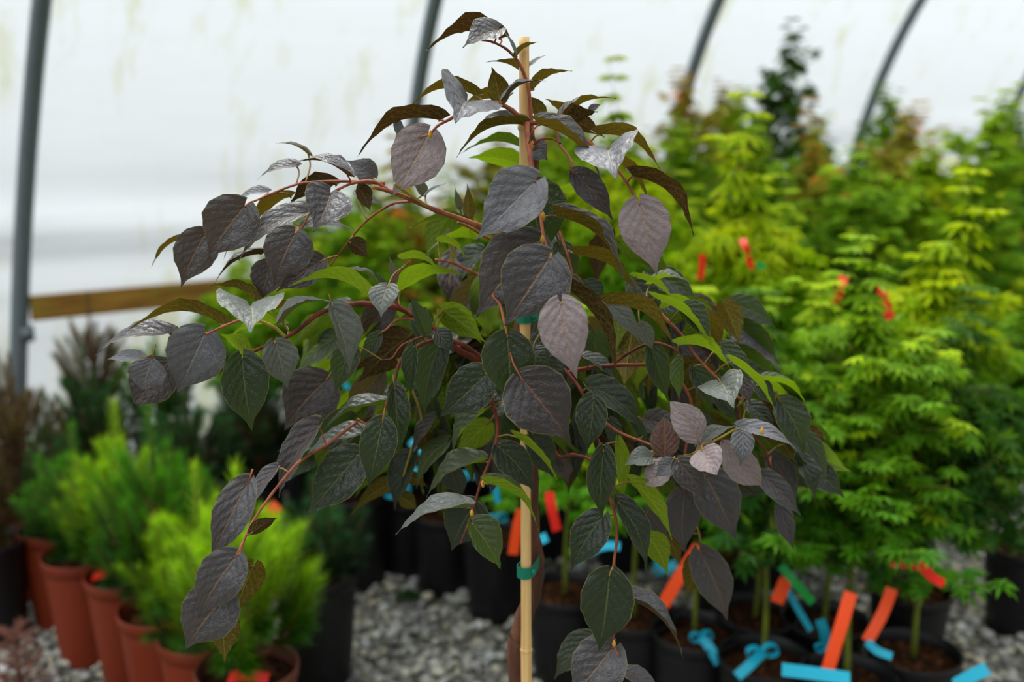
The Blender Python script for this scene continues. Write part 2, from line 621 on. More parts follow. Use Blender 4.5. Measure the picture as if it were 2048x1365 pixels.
def build_gravel():
    rng = np.random.default_rng(7)
    # icosphere-like stone: 2 rings of 6 + poles
    def stone():
        v = [(0, 0, 1)]
        for ring, (z, r) in enumerate(((0.5, 0.82), (-0.35, 0.95))):
            for k in range(7):
                a = 2 * math.pi * (k + 0.5 * ring) / 7
                v.append((r * math.cos(a), r * math.sin(a), z))
        v.append((0, 0, -1))
        v = np.array(v)
        v *= 1 + rng.normal(0, 0.13, (len(v), 1))
        return v
    f = []
    for k in range(7):
        f.append((0, 1 + k, 1 + (k + 1) % 7, -1))
        f.append((1 + k, 8 + k, 8 + (k + 1) % 7 if False else 1 + (k + 1) % 7, -1))
        f.append((1 + (k + 1) % 7, 8 + k, 8 + (k + 1) % 7, -1))
        f.append((15, 8 + (k + 1) % 7, 8 + k, -1))
    tri = np.array([q[:3] for q in f])
    base = [stone() for _ in range(8)]
    pts = []
    # near gravel the camera sees, thinner further away
    for (x0, x1, y0, y1, dens) in ((-1.9, 2.6, 1.9, 3.3, 1050), (-2.0, 2.6, 3.3, 4.6, 650)):
        n = int((x1 - x0) * (y1 - y0) * dens)
        p = np.column_stack([rng.uniform(x0, x1, n), rng.uniform(y0, y1, n)])
        pts.append(p)
    pts = np.vstack(pts)
    keep = np.abs(pts[:, 0] + 0.03) < pts[:, 1] * 0.58
    pts = pts[keep]
    # not inside the film wall
    side = (pts[:, 0] - W0.x) * WM.x + (pts[:, 1] - W0.y) * WM.y
    pts = pts[side > 0.1]
    V, F = [], []
    n = 0
    for (x, y) in pts:
        b = base[rng.integers(8)]
        s = 0.0112 * math.exp(float(np.clip(rng.normal(0, 0.30), -.6, .5)))
        sc = np.array([s * rng.uniform(0.9, 1.5), s * rng.uniform(0.8, 1.2), s * rng.uniform(0.55, 0.9)])
        a, t = rng.uniform(0, 6.28), rng.uniform(-0.4, 0.4)
        v = b * sc
        ca, sa, ct, st = math.cos(a), math.sin(a), math.cos(t), math.sin(t)
        v = v @ np.array([[1, 0, 0], [0, ct, -st], [0, st, ct]]).T @ np.array([[ca, -sa, 0], [sa, ca, 0], [0, 0, 1]]).T
        v += (x, y, s * rng.uniform(0.3, 1.3))
        V.append(v); F.append(tri + n); n += 16
    V = np.vstack(V); F = np.vstack(F)
    me = bpy.data.meshes.new('gravel')
    me.vertices.add(len(V)); me.vertices.foreach_set('co', V.astype(np.float32).ravel())
    me.loops.add(len(F) * 3); me.loops.foreach_set('vertex_index', F.astype(np.int32).ravel())
    me.polygons.add(len(F))
    me.polygons.foreach_set('loop_start', np.arange(0, len(F) * 3, 3, dtype=np.int32))
    me.update(calc_edges=True)
    me.validate()
    me.materials.append(stone_mat())
    o = bpy.data.objects.new('gravel', me)
    COL.objects.link(o)
    tag(o, 'loose grey and tan crushed stones covering the ground', 'gravel', kind='stuff')


build_gravel()

# ------------------------------------------------------------------ the purple weeping tree
VIEWS = {'A': (680, 0, 2.56), 'B': (160, 250, 2.56), 'C': (880, 300, 2.56), 'D': (300, 600, 2.56),
         'E': (1000, 650, 2.923), 'F': (900, 965, 3.413), 'G': (0, 680, 1.993)}


def px(view, x, y):
    ox, oy, s = VIEWS[view]
    return ox + x / s, oy + y / s


# sheet, base x y, tip x y, width/length, roll, fold, arch, distance, tip nearer by, kind
LEAVES = [
 ('A',820,200,440,240,.50,112,42,.16,1.06,0,'p'), ('A',810,150,628,235,.85,45,25,.08,1.03,.02,'p'), ('A',722,128,622,80,.6,120,35,.1,1.04,0,'p'),
 ('A',895,268,838,150,.32,60,30,.05,1.03,0,'l'), ('A',905,290,1015,210,.42,112,40,.1,1.03,0,'o'), ('A',955,352,1055,276,.36,60,30,.05,1.05,0,'l'),
 ('A',942,385,750,308,.42,108,38,.12,1.07,0,'o'), ('A',818,525,778,338,.66,168,28,.1,1.04,0,'o'), ('A',850,512,1048,405,.46,82,40,.14,1.02,0,'b'),
 ('A',990,460,1185,354,.46,115,40,.14,1.05,0,'o'), ('A',692,492,348,537,.36,110,42,.17,1.04,0,'o'), ('A',652,520,598,612,1.05,0,38,.06,1.02,.065,'b'),
 ('A',832,508,568,602,.42,105,40,.12,1.08,0,'o'), ('A',935,640,590,788,.52,84,44,.14,1.03,0,'o'), ('A',950,770,620,768,.52,95,35,.14,1.12,0,'g'),
 ('A',928,850,655,800,.50,140,30,.12,1.13,0,'y'), ('A',310,688,272,580,.46,0,25,.05,1.02,0,'l'), ('A',512,618,78,786,.34,112,44,.18,1.03,0,'p'),
 ('A',452,690,258,1010,.74,8,10,.05,1.01,0,'m'), ('A',1030,605,945,480,.62,150,30,.1,1.04,0,'o'), ('A',1150,600,1052,500,.55,120,30,.1,1.08,0,'o'),
 ('A',1150,640,1030,608,.6,105,35,.15,1.06,0,'o'), ('A',1145,625,1408,490,.50,84,42,.14,1.02,0,'o'), ('A',1165,640,1318,566,.85,125,35,.08,1.0,0,'p'),
 ('A',1165,610,1358,700,.50,150,25,.08,1.06,0,'p'), ('A',1280,560,1337,532,.6,10,20,.05,1.05,0,'b'), ('A',1018,640,1352,908,.50,76,46,.12,.97,0,'o'),
 ('A',985,745,1066,820,1.1,25,20,.08,1.05,0,'b'), ('A',1320,692,1645,850,.40,112,42,.15,1.0,0,'o'), ('A',1375,770,1410,896,1.0,0,34,.08,.96,.06,'b'),
 ('A',1340,800,1597,1026,.36,112,38,.12,1.06,0,'o'), ('A',1205,895,1405,1132,.50,20,20,.08,.98,0,'p'), ('A',1500,905,1826,1195,.36,112,42,.15,.97,0,'p'),
 ('C',1020,275,1110,645,.68,0,10,.05,.95,0,'m'), ('A',1000,930,690,1226,.74,18,20,.07,.93,0,'b'), ('A',985,955,1050,1340,.80,0,12,.05,1.01,0,'g'),
 ('C',600,342,962,655,.50,80,44,.13,.96,0,'o'), ('A',1140,990,1410,1112,.40,112,38,.14,1.12,0,'y'), ('B',1988,512,1688,514,.44,95,35,.12,1.10,0,'g'),
 ('A',656,1132,655,938,.36,160,30,.08,1.09,0,'o'), ('A',612,1062,590,960,.36,20,20,.05,1.10,0,'l'), ('B',2035,590,1762,652,.55,90,42,.14,1.06,0,'y'),
 ('B',1838,600,1986,692,.62,92,42,.14,1.03,0,'y'), ('C',492,475,180,862,.66,5,12,.05,.97,0,'p'), ('C',560,556,330,906,.88,0,14,.06,.91,0,'p'),
 ('C',345,958,348,1308,.76,0,16,.05,.95,0,'g'), ('C',622,788,702,1176,.64,0,12,.05,.90,0,'m'), ('C',650,712,922,1162,.32,110,40,.10,.93,0,'p'),
 ('C',735,690,838,818,.95,15,20,.06,1.0,0,'g'), ('C',660,652,748,722,.6,20,20,.05,1.0,0,'l'), ('C',852,792,1216,1000,.42,112,42,.14,.95,0,'o'),
 ('C',860,795,1030,990,.46,30,30,.08,.99,0,'l'), ('C',1025,895,1092,1032,.55,15,25,.05,1.0,0,'l'), ('C',695,540,1020,722,.42,110,40,.12,1.0,0,'o'),
 ('C',1080,690,1280,668,.6,80,40,.16,1.06,0,'y'), ('C',1000,655,1235,805,.30,104,40,.10,1.01,0,'y'), ('C',1145,815,1335,800,.5,120,35,.2,1.08,0,'y'),
 ('C',1252,808,1395,985,.72,40,30,.06,1.0,0,'g'), ('C',1100,760,1400,985,.26,108,40,.08,.98,0,'y'), ('C',1222,1000,1500,1120,.46,110,40,.14,.99,0,'y'),
 ('C',1440,1010,1600,1202,.5,35,30,.08,1.02,0,'g'), ('C',1490,1085,1732,1332,.30,104,38,.06,1.0,0,'y'), ('E',1545,330,1808,472,.48,88,42,.14,1.06,0,'y'),
 ('E',1290,340,1362,474,1.0,5,34,.06,.98,.05,'l'), ('E',1395,290,1470,470,.6,20,20,.05,1.03,0,'p'), ('E',1480,335,1620,485,.62,30,25,.06,1.06,0,'g'),
 ('E',1640,455,1786,762,.62,25,20,.08,1.07,0,'g'), ('E',1790,650,1922,912,.36,40,30,.08,1.08,0,'g'), ('E',1062,200,1040,442,.52,35,44,.05,.99,0,'y'),
 ('E',885,130,990,452,.44,20,25,.06,1.02,0,'g'), ('E',1130,262,1252,512,.5,25,30,.06,1.03,0,'g'), ('E',1240,330,1390,565,.55,25,25,.06,1.06,0,'g'),
 ('E',1160,682,1000,450,.66,10,14,.06,.95,0,'m'), ('E',962,782,960,538,.67,0,10,.04,.97,0,'r'), ('E',1168,705,1372,588,.6,45,30,.1,.99,0,'l'),
 ('E',1180,735,1262,872,1.0,0,28,.08,.92,.04,'m'), ('E',1005,800,830,936,.72,20,18,.06,.96,0,'m'), ('E',1012,800,905,892,.85,0,22,.06,.93,0,'b'),
 ('E',1045,800,1210,1032,.58,0,14,.05,.93,0,'d'), ('E',1405,600,1742,716,.40,48,25,.12,.95,0,'b'), ('E',1415,628,1405,828,.72,0,22,.05,.92,0,'b'),
 ('E',1300,682,1535,946,.50,0,18,.05,.96,0,'m'), ('E',1510,640,1626,716,.42,130,30,.1,.96,0,'p'), ('E',1205,880,1392,1264,.60,10,12,.06,1.06,0,'p'),
 ('E',1080,985,1080,1345,.56,0,12,.05,1.10,0,'p'), ('E',860,560,1092,600,.68,10,10,.05,1.08,0,'d'), ('E',832,652,720,468,.36,20,30,.05,1.02,0,'g'),
 ('E',525,362,852,620,.52,40,26,.08,1.0,0,'g'), ('E',545,432,502,752,.60,10,18,.05,.98,0,'g'), ('E',130,318,420,696,.82,0,14,.05,.93,0,'d'),
 ('E',882,778,722,822,.85,30,30,.12,.98,0,'l'), ('E',605,738,600,1142,.46,5,36,.05,.96,0,'g'), ('E',690,690,722,1052,.32,140,36,.06,.98,0,'y'),
 ('E',762,920,1016,1242,.34,128,34,.10,.97,0,'y'), ('F',1040,235,815,612,.58,15,18,.06,.98,0,'g'), ('F',1150,140,1356,610,.44,35,34,.08,.97,0,'g'),
 ('F',1352,372,1490,632,.60,165,20,.08,1.0,0,'y'), ('F',1090,632,1015,1168,.60,0,16,.05,.93,0,'g'), ('F',1195,788,1615,1192,.42,72,40,.12,.95,0,'p'),
 ('F',1110,1130,800,1500,.76,5,12,.06,.95,0,'p'), ('F',952,1060,700,1350,.52,20,16,.06,1.02,0,'g'), ('F',1195,1300,1450,1425,.60,40,20,.1,.97,0,'p'),
 ('F',1710,480,1900,962,.46,5,18,.06,1.14,0,'p'), ('F',1690,512,1610,800,.52,172,14,.06,1.15,0,'o'), ('F',1480,376,1575,562,.62,170,14,.06,1.14,0,'o'),
 ('F',1345,206,1500,390,.72,10,16,.06,1.12,0,'p'), ('E',1530,880,1772,1122,.42,20,22,.08,1.08,0,'p'), ('E',1640,1060,1722,1322,.42,10,22,.06,1.12,0,'p'),
 ('E',1300,925,1572,1062,.32,85,30,.1,1.10,0,'d'), ('E',1585,770,1742,1092,.46,20,20,.06,1.13,0,'p'), ('E',1660,700,1725,802,.7,170,14,.05,1.10,0,'o'),
 ('D',1700,832,1405,1000,.52,62,40,.12,1.02,0,'y'), ('D',1622,1068,1250,1186,.42,66,38,.12,.97,0,'l'), ('D',1665,1045,1540,1290,.80,5,12,.05,1.0,0,'g'),
 ('D',1650,1148,1805,1380,.80,35,34,.06,.94,0,'y'), ('D',1722,942,2000,1166,.46,82,46,.15,.95,0,'y'), ('D',1790,760,1975,990,.60,15,20,.06,1.0,0,'g'),
 ('E',90,655,368,932,.28,104,36,.06,.97,0,'y'), ('D',1708,578,1535,782,.66,62,44,.08,1.03,0,'y'), ('D',1725,640,1560,795,.6,172,15,.05,1.08,0,'y'),
 ('D',1190,628,1115,968,.54,0,16,.05,.96,0,'g'), ('D',1252,458,1290,808,.44,25,38,.05,.98,0,'g'), ('D',1200,542,868,672,.46,74,38,.12,1.02,0,'g'),
 ('D',1088,690,768,812,.44,66,32,.1,1.04,0,'g'), ('D',1062,798,795,1107,.58,12,14,.06,1.0,0,'g'), ('D',862,650,640,1012,.50,50,34,.08,1.0,0,'d'),
 ('D',645,868,490,1087,.46,50,26,.08,.99,0,'p'), ('G',985,575,830,888,.46,20,18,.1,.86,0,'p'), ('G',940,865,788,1112,.62,10,14,.08,.82,0,'p'),
 ('G',905,1010,732,1242,.74,5,14,.08,.84,0,'p'), ('G',1010,902,935,1102,.58,172,12,.06,.86,0,'o'), ('G',880,1100,896,1286,.66,172,12,.06,.86,0,'o'),
 ('G',1005,770,1108,705,.5,150,25,.1,.90,0,'p'), ('D',1062,925,830,1102,.40,60,20,.08,1.1,0,'d'), ('D',1272,930,1020,1102,.34,150,25,.12,1.15,0,'o'),
 ('D',1285,1010,1372,1080,.8,160,15,.05,1.15,0,'o'), ('D',1300,900,1425,955,.6,150,15,.05,1.15,0,'o'), ('D',1400,690,1438,805,.85,172,12,.05,1.12,0,'o'),
 ('D',902,412,685,672,.86,5,12,.05,1.05,0,'d'), ('D',935,45,1032,390,.66,42,44,.05,.97,0,'l'), ('D',1030,235,945,482,.56,10,20,.05,1.03,0,'g'),
 ('D',1172,180,1075,318,.56,20,26,.06,1.04,0,'g'), ('D',640,222,708,458,.85,15,32,.05,.98,0,'l'), ('D',472,300,525,676,.68,8,26,.05,.96,0,'g'),
 ('D',282,172,135,486,.80,5,14,.05,.97,0,'b'), ('D',298,345,165,436,.7,150,14,.05,1.02,0,'o'), ('B',722,1022,240,1032,.30,110,42,.17,1.0,0,'o'),
 ('B',465,1072,70,1166,.34,62,26,.14,1.0,0,'p'), ('B',316,1190,134,1197,.42,40,20,.08,.97,0,'b'), ('B',370,1195,320,1362,1.0,0,12,.05,.95,0,'b'),
 ('B',455,1205,275,1432,.85,5,12,.05,.99,0,'d'), ('B',870,930,872,1046,1.1,0,38,.06,.94,.06,'l'), ('B',905,918,662,812,.42,112,42,.15,1.02,0,'o'),
 ('B',1000,938,1072,898,.8,130,30,.1,1.04,0,'o'), ('B',1040,1010,1288,893,.52,76,40,.15,1.0,0,'l'), ('B',1035,1022,772,1065,.46,118,36,.12,1.05,0,'y'),
 ('B',845,1172,720,1068,.66,130,30,.1,1.03,0,'y'), ('B',1470,880,1070,808,.40,112,42,.18,.98,0,'y'), ('B',1575,830,1540,986,.95,20,24,.06,.96,.02,'l'),
 ('B',1515,818,1338,728,.46,80,34,.14,1.06,0,'g'), ('B',1282,352,1195,542,1.05,0,28,.05,.97,.03,'p'), ('B',1102,555,992,822,.86,0,14,.05,.97,0,'p'),
 ('B',975,710,925,905,.8,10,14,.05,1.02,0,'p'), ('B',1232,700,1000,852,.66,20,14,.05,1.04,0,'d'), ('B',845,415,650,690,.86,5,20,.07,1.0,0,'p'),
 ('B',640,560,515,832,.72,5,16,.06,1.03,0,'p'), ('B',522,582,358,722,.28,112,36,.1,1.07,0,'o'), ('B',1172,450,800,682,.42,52,26,.14,1.0,0,'p'),
 ('B',872,530,727,682,.32,100,26,.08,1.08,0,'d'), ('B',925,662,680,802,.44,84,36,.12,1.04,0,'d'), ('B',1112,215,905,270,.46,66,24,.12,1.06,0,'p'),
 ('B',1372,262,1065,192,.42,74,34,.15,1.0,0,'p'), ('B',1170,155,1005,86,.40,80,34,.1,1.05,0,'o'), ('B',1362,205,1290,150,.6,80,30,.1,1.08,0,'d'),
 ('B',1500,270,1365,180,.85,25,16,.1,1.04,0,'b'), ('B',962,345,785,392,.46,60,26,.1,1.06,0,'b'), ('B',1080,370,850,530,.40,118,30,.12,1.06,0,'o'),
 ('B',1312,310,1062,405,.56,120,30,.14,1.05,0,'d'), ('B',1150,520,1388,522,.46,55,20,.1,1.06,0,'p'), ('B',1428,318,1490,442,.7,150,20,.06,1.04,0,'d'),
 ('B',1415,350,1550,410,.4,30,20,.06,1.07,0,'b'), ('B',1770,360,1877,294,.26,70,24,.06,1.05,0,'l'), ('B',1762,352,1700,262,.55,15,24,.06,1.07,0,'l'),
 ('B',1385,604,1480,684,.85,150,20,.08,1.06,0,'d'), ('B',1770,1062,1688,860,.46,30,24,.06,1.0,0,'g'), ('D',1500,55,1722,214,.60,155,20,.08,1.06,0,'y'),
 ('D',1722,380,1480,602,.70,5,16,.05,1.0,0,'g'), ('D',1352,240,1333,500,.46,35,42,.05,1.0,0,'g'), ('D',1490,210,1400,602,.42,15,22,.05,1.06,0,'g'),
 ('D',1470,165,1562,272,.8,25,20,.05,1.02,0,'g'), ('B',1650,690,1872,786,.42,96,42,.18,1.0,0,'y'), ('B',1645,850,2000,762,.42,115,34,.14,1.06,0,'y'),
 ('B',1612,800,1585,668,.36,30,30,.05,1.02,0,'l'), ('B',1585,880,1520,748,.36,30,30,.05,1.04,0,'g'), ('C',610,490,690,700,.6,20,20,.05,1.04,0,'g'),
 ('C',20,840,215,985,.7,150,20,.08,1.06,0,'y'), ('C',480,985,640,1010,.8,30,20,.1,1.02,0,'g'), ('C',480,1040,520,1130,.9,20,20,.1,1.04,0,'l'),
 ('E',490,190,700,350,.6,60,26,.1,1.04,0,'g'), ('E',190,150,280,275,.95,20,20,.1,1.0,0,'g'), ('E',230,200,420,380,.6,30,20,.08,1.03,0,'g'),
 ('E',190,640,320,900,.6,20,20,.08,1.04,0,'g'), ('E',15,450,205,705,.36,60,30,.08,.99,0,'g'), ('E',640,560,700,760,.5,20,20,.06,1.05,0,'g'),
 ('E',830,150,800,380,.8,160,16,.06,1.1,0,'y'), ('E',1450,470,1620,640,.6,40,20,.08,1.08,0,'g'),
]

# reddish shoots: sheet, points, distances at both ends, radius (mm) at both ends, kind
BRANCHES = [
 ('A', [(985,700),(975,560),(962,440),(930,350),(900,300),(850,250),(780,215),(725,205)], 1.04,1.03, 3.4,1.5,'t'),
 ('A', [(955,640),(880,565),(800,528),(720,526),(640,560),(560,612),(500,645),(458,692)], 1.03,1.0, 4.0,1.8,'t'),
 ('A', [(955,635),(965,740),(990,900),(1020,1030),(1040,1200),(1075,1320)], 1.02,.93, 4.6,2.0,'t'),
 ('A', [(960,632),(1040,630),(1140,645),(1250,705),(1340,790),(1430,880),(1500,990),(1525,1040)], 1.03,.96, 4.0,1.6,'t'),
 ('A', [(1100,640),(1125,740),(1170,800),(1205,860),(1212,895)], 1.03,.98, 2.4,1.4,'t'),
 ('A', [(985,745),(1030,715),(1085,712),(1130,735)], 1.02,1.0, 1.6,1.2,'r'),
 ('B', [(2300,640),(2050,520),(1830,440),(1700,385),(1600,345),(1500,318)], 1.05,1.0, 4.8,3.0,'t'),
 ('B', [(1600,345),(1500,290),(1400,298),(1320,332),(1250,380),(1180,450),(1140,520),(1110,550)], 1.02,.98, 2.6,1.5,'t'),
 ('B', [(1560,300),(1400,290),(1280,290),(1130,300),(1000,345),(890,392)], 1.02,1.03, 2.6,1.6,'t'),
 ('B', [(1780,418),(1700,365),(1640,325),(1610,300)], 1.02,1.0, 2.8,2.0,'y'),
 ('B', [(1690,392),(1600,405),(1500,465),(1420,540),(1360,620),(1280,722)], 1.03,1.08, 2.2,1.5,'t'),
 ('B', [(2310,1350),(2180,1270),(2048,1212),(1900,1130),(1800,1040),(1700,970),(1600,930),(1450,915),(1330,930),(1220,970),(1100,1062),(1000,1112),(900,1155),(750,1240),(640,1282)], 1.07,.98, 7.0,2.0,'r'),
 ('B', [(1050,1085),(1000,1040),(950,1015),(900,998)], .985,.97, 2.8,2.2,'y'),
 ('B', [(900,998),(840,993),(740,1030),(650,1072)], .97,.96, 2.4,1.6,'t'),
 ('B', [(1700,970),(1610,900),(1608,800),(1650,735),(1700,690)], 1.03,1.0, 2.2,1.5,'t'),
 ('B', [(2300,880),(2150,820),(1990,745),(1900,705),(1820,690)], 1.06,1.02, 3.4,1.8,'t'),
 ('A', [(960,1350),(840,1260),(740,1210),(655,1160),(600,1140)], 1.06,1.05, 3.2,1.8,'t'),
 ('D', [(1715,310),(1600,230),(1480,205),(1380,232),(1290,302),(1255,400),(1242,455),(1212,530),(1190,622)], 1.05,.96, 4.2,1.6,'r'),
 ('D', [(1530,180),(1400,190),(1290,235),(1240,300),(1190,310)], 1.06,1.02, 2.4,1.4,'r'),
 ('D', [(1560,230),(1420,120),(1280,100),(1200,160)], 1.05,1.02, 2.6,1.4,'t'),
 ('D', [(1900,300),(1790,360),(1745,440),(1752,520),(1780,640),(1762,770),(1700,920),(1655,1070),(1620,1170),(1590,1250)], 1.05,.95, 4.2,1.4,'r'),
 ('C', [(470,520),(280,720),(310,800),(345,958)], 1.0,.95, 2.6,2.0,'t'),
 ('C', [(580,380),(620,450),(660,560),(682,650)], 1.02,.98, 2.8,1.6,'t'),
 ('C', [(470,1180),(560,900),(640,770),(680,700)], 1.06,.95, 3.4,1.6,'t'),
 ('C', [(620,690),(615,730),(622,788)], .93,.90, 2.0,1.2,'y'),
 ('C', [(470,1200),(700,1130),(870,1105),(1080,1100)], 1.07,1.02, 4.0,3.0,'r'),
 ('C', [(860,1130),(950,1050),(1080,990),(1190,1015),(1240,1072)], 1.05,1.0, 3.0,1.8,'r'),
 ('C', [(950,800),(1080,800),(1160,870),(1250,965),(1310,1055),(1400,1150),(1540,1280)], 1.03,1.0, 3.2,1.8,'t'),
 ('E', [(150,240),(310,220),(400,290),(470,380),(510,480),(560,640),(605,740)], 1.05,.97, 3.4,1.8,'r'),
 ('E', [(200,330),(320,740),(430,760),(530,790),(640,900),(690,1020)], 1.08,.98, 3.4,2.0,'r'),
 ('F', [(1080,60),(1100,130),(1130,250),(1138,400),(1118,570),(1142,690),(1160,800),(1130,960),(1118,1100),(1150,1190)], .98,.94, 2.8,1.6,'t'),
 ('E', [(500,430),(650,600),(850,690),(890,700)], 1.04,.98, 2.6,1.6,'t'),
 ('E', [(880,740),(1000,790),(1100,770),(1190,715),(1290,660),(1400,602),(1460,628),(1530,630)], .98,.94, 2.6,1.3,'y'),
 ('E', [(1390,480),(1400,540),(1440,600),(1560,760),(1600,1000)], 1.05,1.10, 2.6,1.6,'r'),
 ('E', [(1000,240),(1120,470),(1080,760),(1070,980)], 1.08,1.08, 2.8,1.6,'t'),
 ('G', [(1420,330),(1300,420),(1190,490),(1080,620),(1000,740),(955,850),(942,905),(900,1010)], 1.02,.85, 3.0,1.4,'t'),
 ('D', [(1270,300),(1390,600),(1340,760),(1300,900),(1295,980)], 1.12,1.12, 2.4,1.5,'y'),
 ('D', [(1060,610),(1130,660),(1100,720),(1090,800)], 1.02,1.0, 2.0,1.4,'t'),
 ('F', [(1500,130),(1580,60),(1700,350),(1700,500)], 1.13,1.14, 2.0,1.4,'y'),
]

OUT = [(0, .10), (.02, .40), (.05, .60), (.10, .80), (.17, .94), (.25, 1.0), (.34, .99), (.43, .93), (.52, .82), (.61, .66), (.70, .46),
       (.78, .28), (.84, .165), (.90, .10), (.95, .06), (1.0, .012)]
OUTR = [(0, .06), (.03, .26), (.08, .50), (.15, .72), (.24, .88), (.34, .97), (.45, 1.0), (.55, .96), (.65, .86), (.75, .69), (.83, .49),
        (.89, .32), (.94, .19), (.98, .08), (1.0, .01)]
SV = [-1, -.78, -.55, -.32, -.13, 0, .13, .32, .55, .78, 1]


def blade(B, T, wr, phi, fold, arch, rng, rounded=False):
    """One leaf blade between stalk end B and tip T. phi turns it about its length (0 = upper face to the viewer)."""
    B, T = Vector(B), Vector(T)
    L = (T - B).length
    a = (T - B).normalized()
    c = (EYE - (B + T) / 2).normalized()
    c = (c - a * c.dot(a)).normalized()
    s = a.cross(c).normalized()
    if s.dot(UP) < -0.02 or (abs(s.dot(UP)) <= 0.02 and s.x < 0):
        s = -s
    ph = R(phi)
    n = (c * math.cos(ph) + s * math.sin(ph)).normalized()
    b = a.cross(n).normalized()
    W = wr * L / 2
    fo = R(fold + (7 if fold < 30 else 3))
    table = OUTR if rounded else OUT
    wav, wph, sway, tw = rng.uniform(.03, .075), rng.uniform(0, 6.28), rng.uniform(-.04, .04), rng.uniform(-.3, .3)
    asym = rng.uniform(-.05, .05)
    v, uv = [], []
    for i, (t, h) in enumerate(table):
        mid = B + a * (t * L) + n * (arch * L * (math.sin(math.pi * t ** .9)) - 0.05 * L * t ** 4) + b * (sway * L * math.sin(math.pi * t))
        f2 = fo * (1 - .35 * t)
        for sv in SV:
            hw = W * h * (1 + asym * (1 if sv > 0 else -1))
            q = abs(sv)
            # V fold with a soft crease, margins rolling back down, gentle ripples towards the margin
            x = sv * hw * math.cos(f2)
            z = (math.sqrt(q * q + .012) - .11) * hw * math.sin(f2) - .16 * q ** 3 * hw
            z += wav * W * q * q * math.sin(t * 13 + wph + (1.7 if sv > 0 else 0)) * min(h * 1.3, 1)
            z += .035 * W * q * math.sin(t * 30 + (2 if sv > 0 else 0))
            al = -(.13 if not rounded else .03) * L * q ** 1.6 * (1 - t) ** 6 + .05 * L * q * (1 - q) * 0
            ang = tw * (t - .3)
            xr, zr = x * math.cos(ang) - z * math.sin(ang), x * math.sin(ang) + z * math.cos(ang)
            # crinkled serration at the margin
            ser = 1 + (.018 * ((i % 2) * 2 - 1) if q == 1 else 0)
            v.append(mid + b * xr * ser + n * zr + a * al)
            uv.append((.5 + sv / 2, t))
    m = len(SV)
    f = []
    for i in range(len(table) - 1):
        for k in range(m - 1):
            f.append((i * m + k, i * m + k + 1, (i + 1) * m + k + 1, (i + 1) * m + k))
    # face winding so that the front side is the upper face
    p0, p1, p2 = v[5 * m + 4], v[5 * m + 5], v[6 * m + 4]
    if (p1 - p0).cross(p2 - p0).dot(n) < 0:
        f = [q[::-1] for q in f]
    return v, f, uv, n, a, L


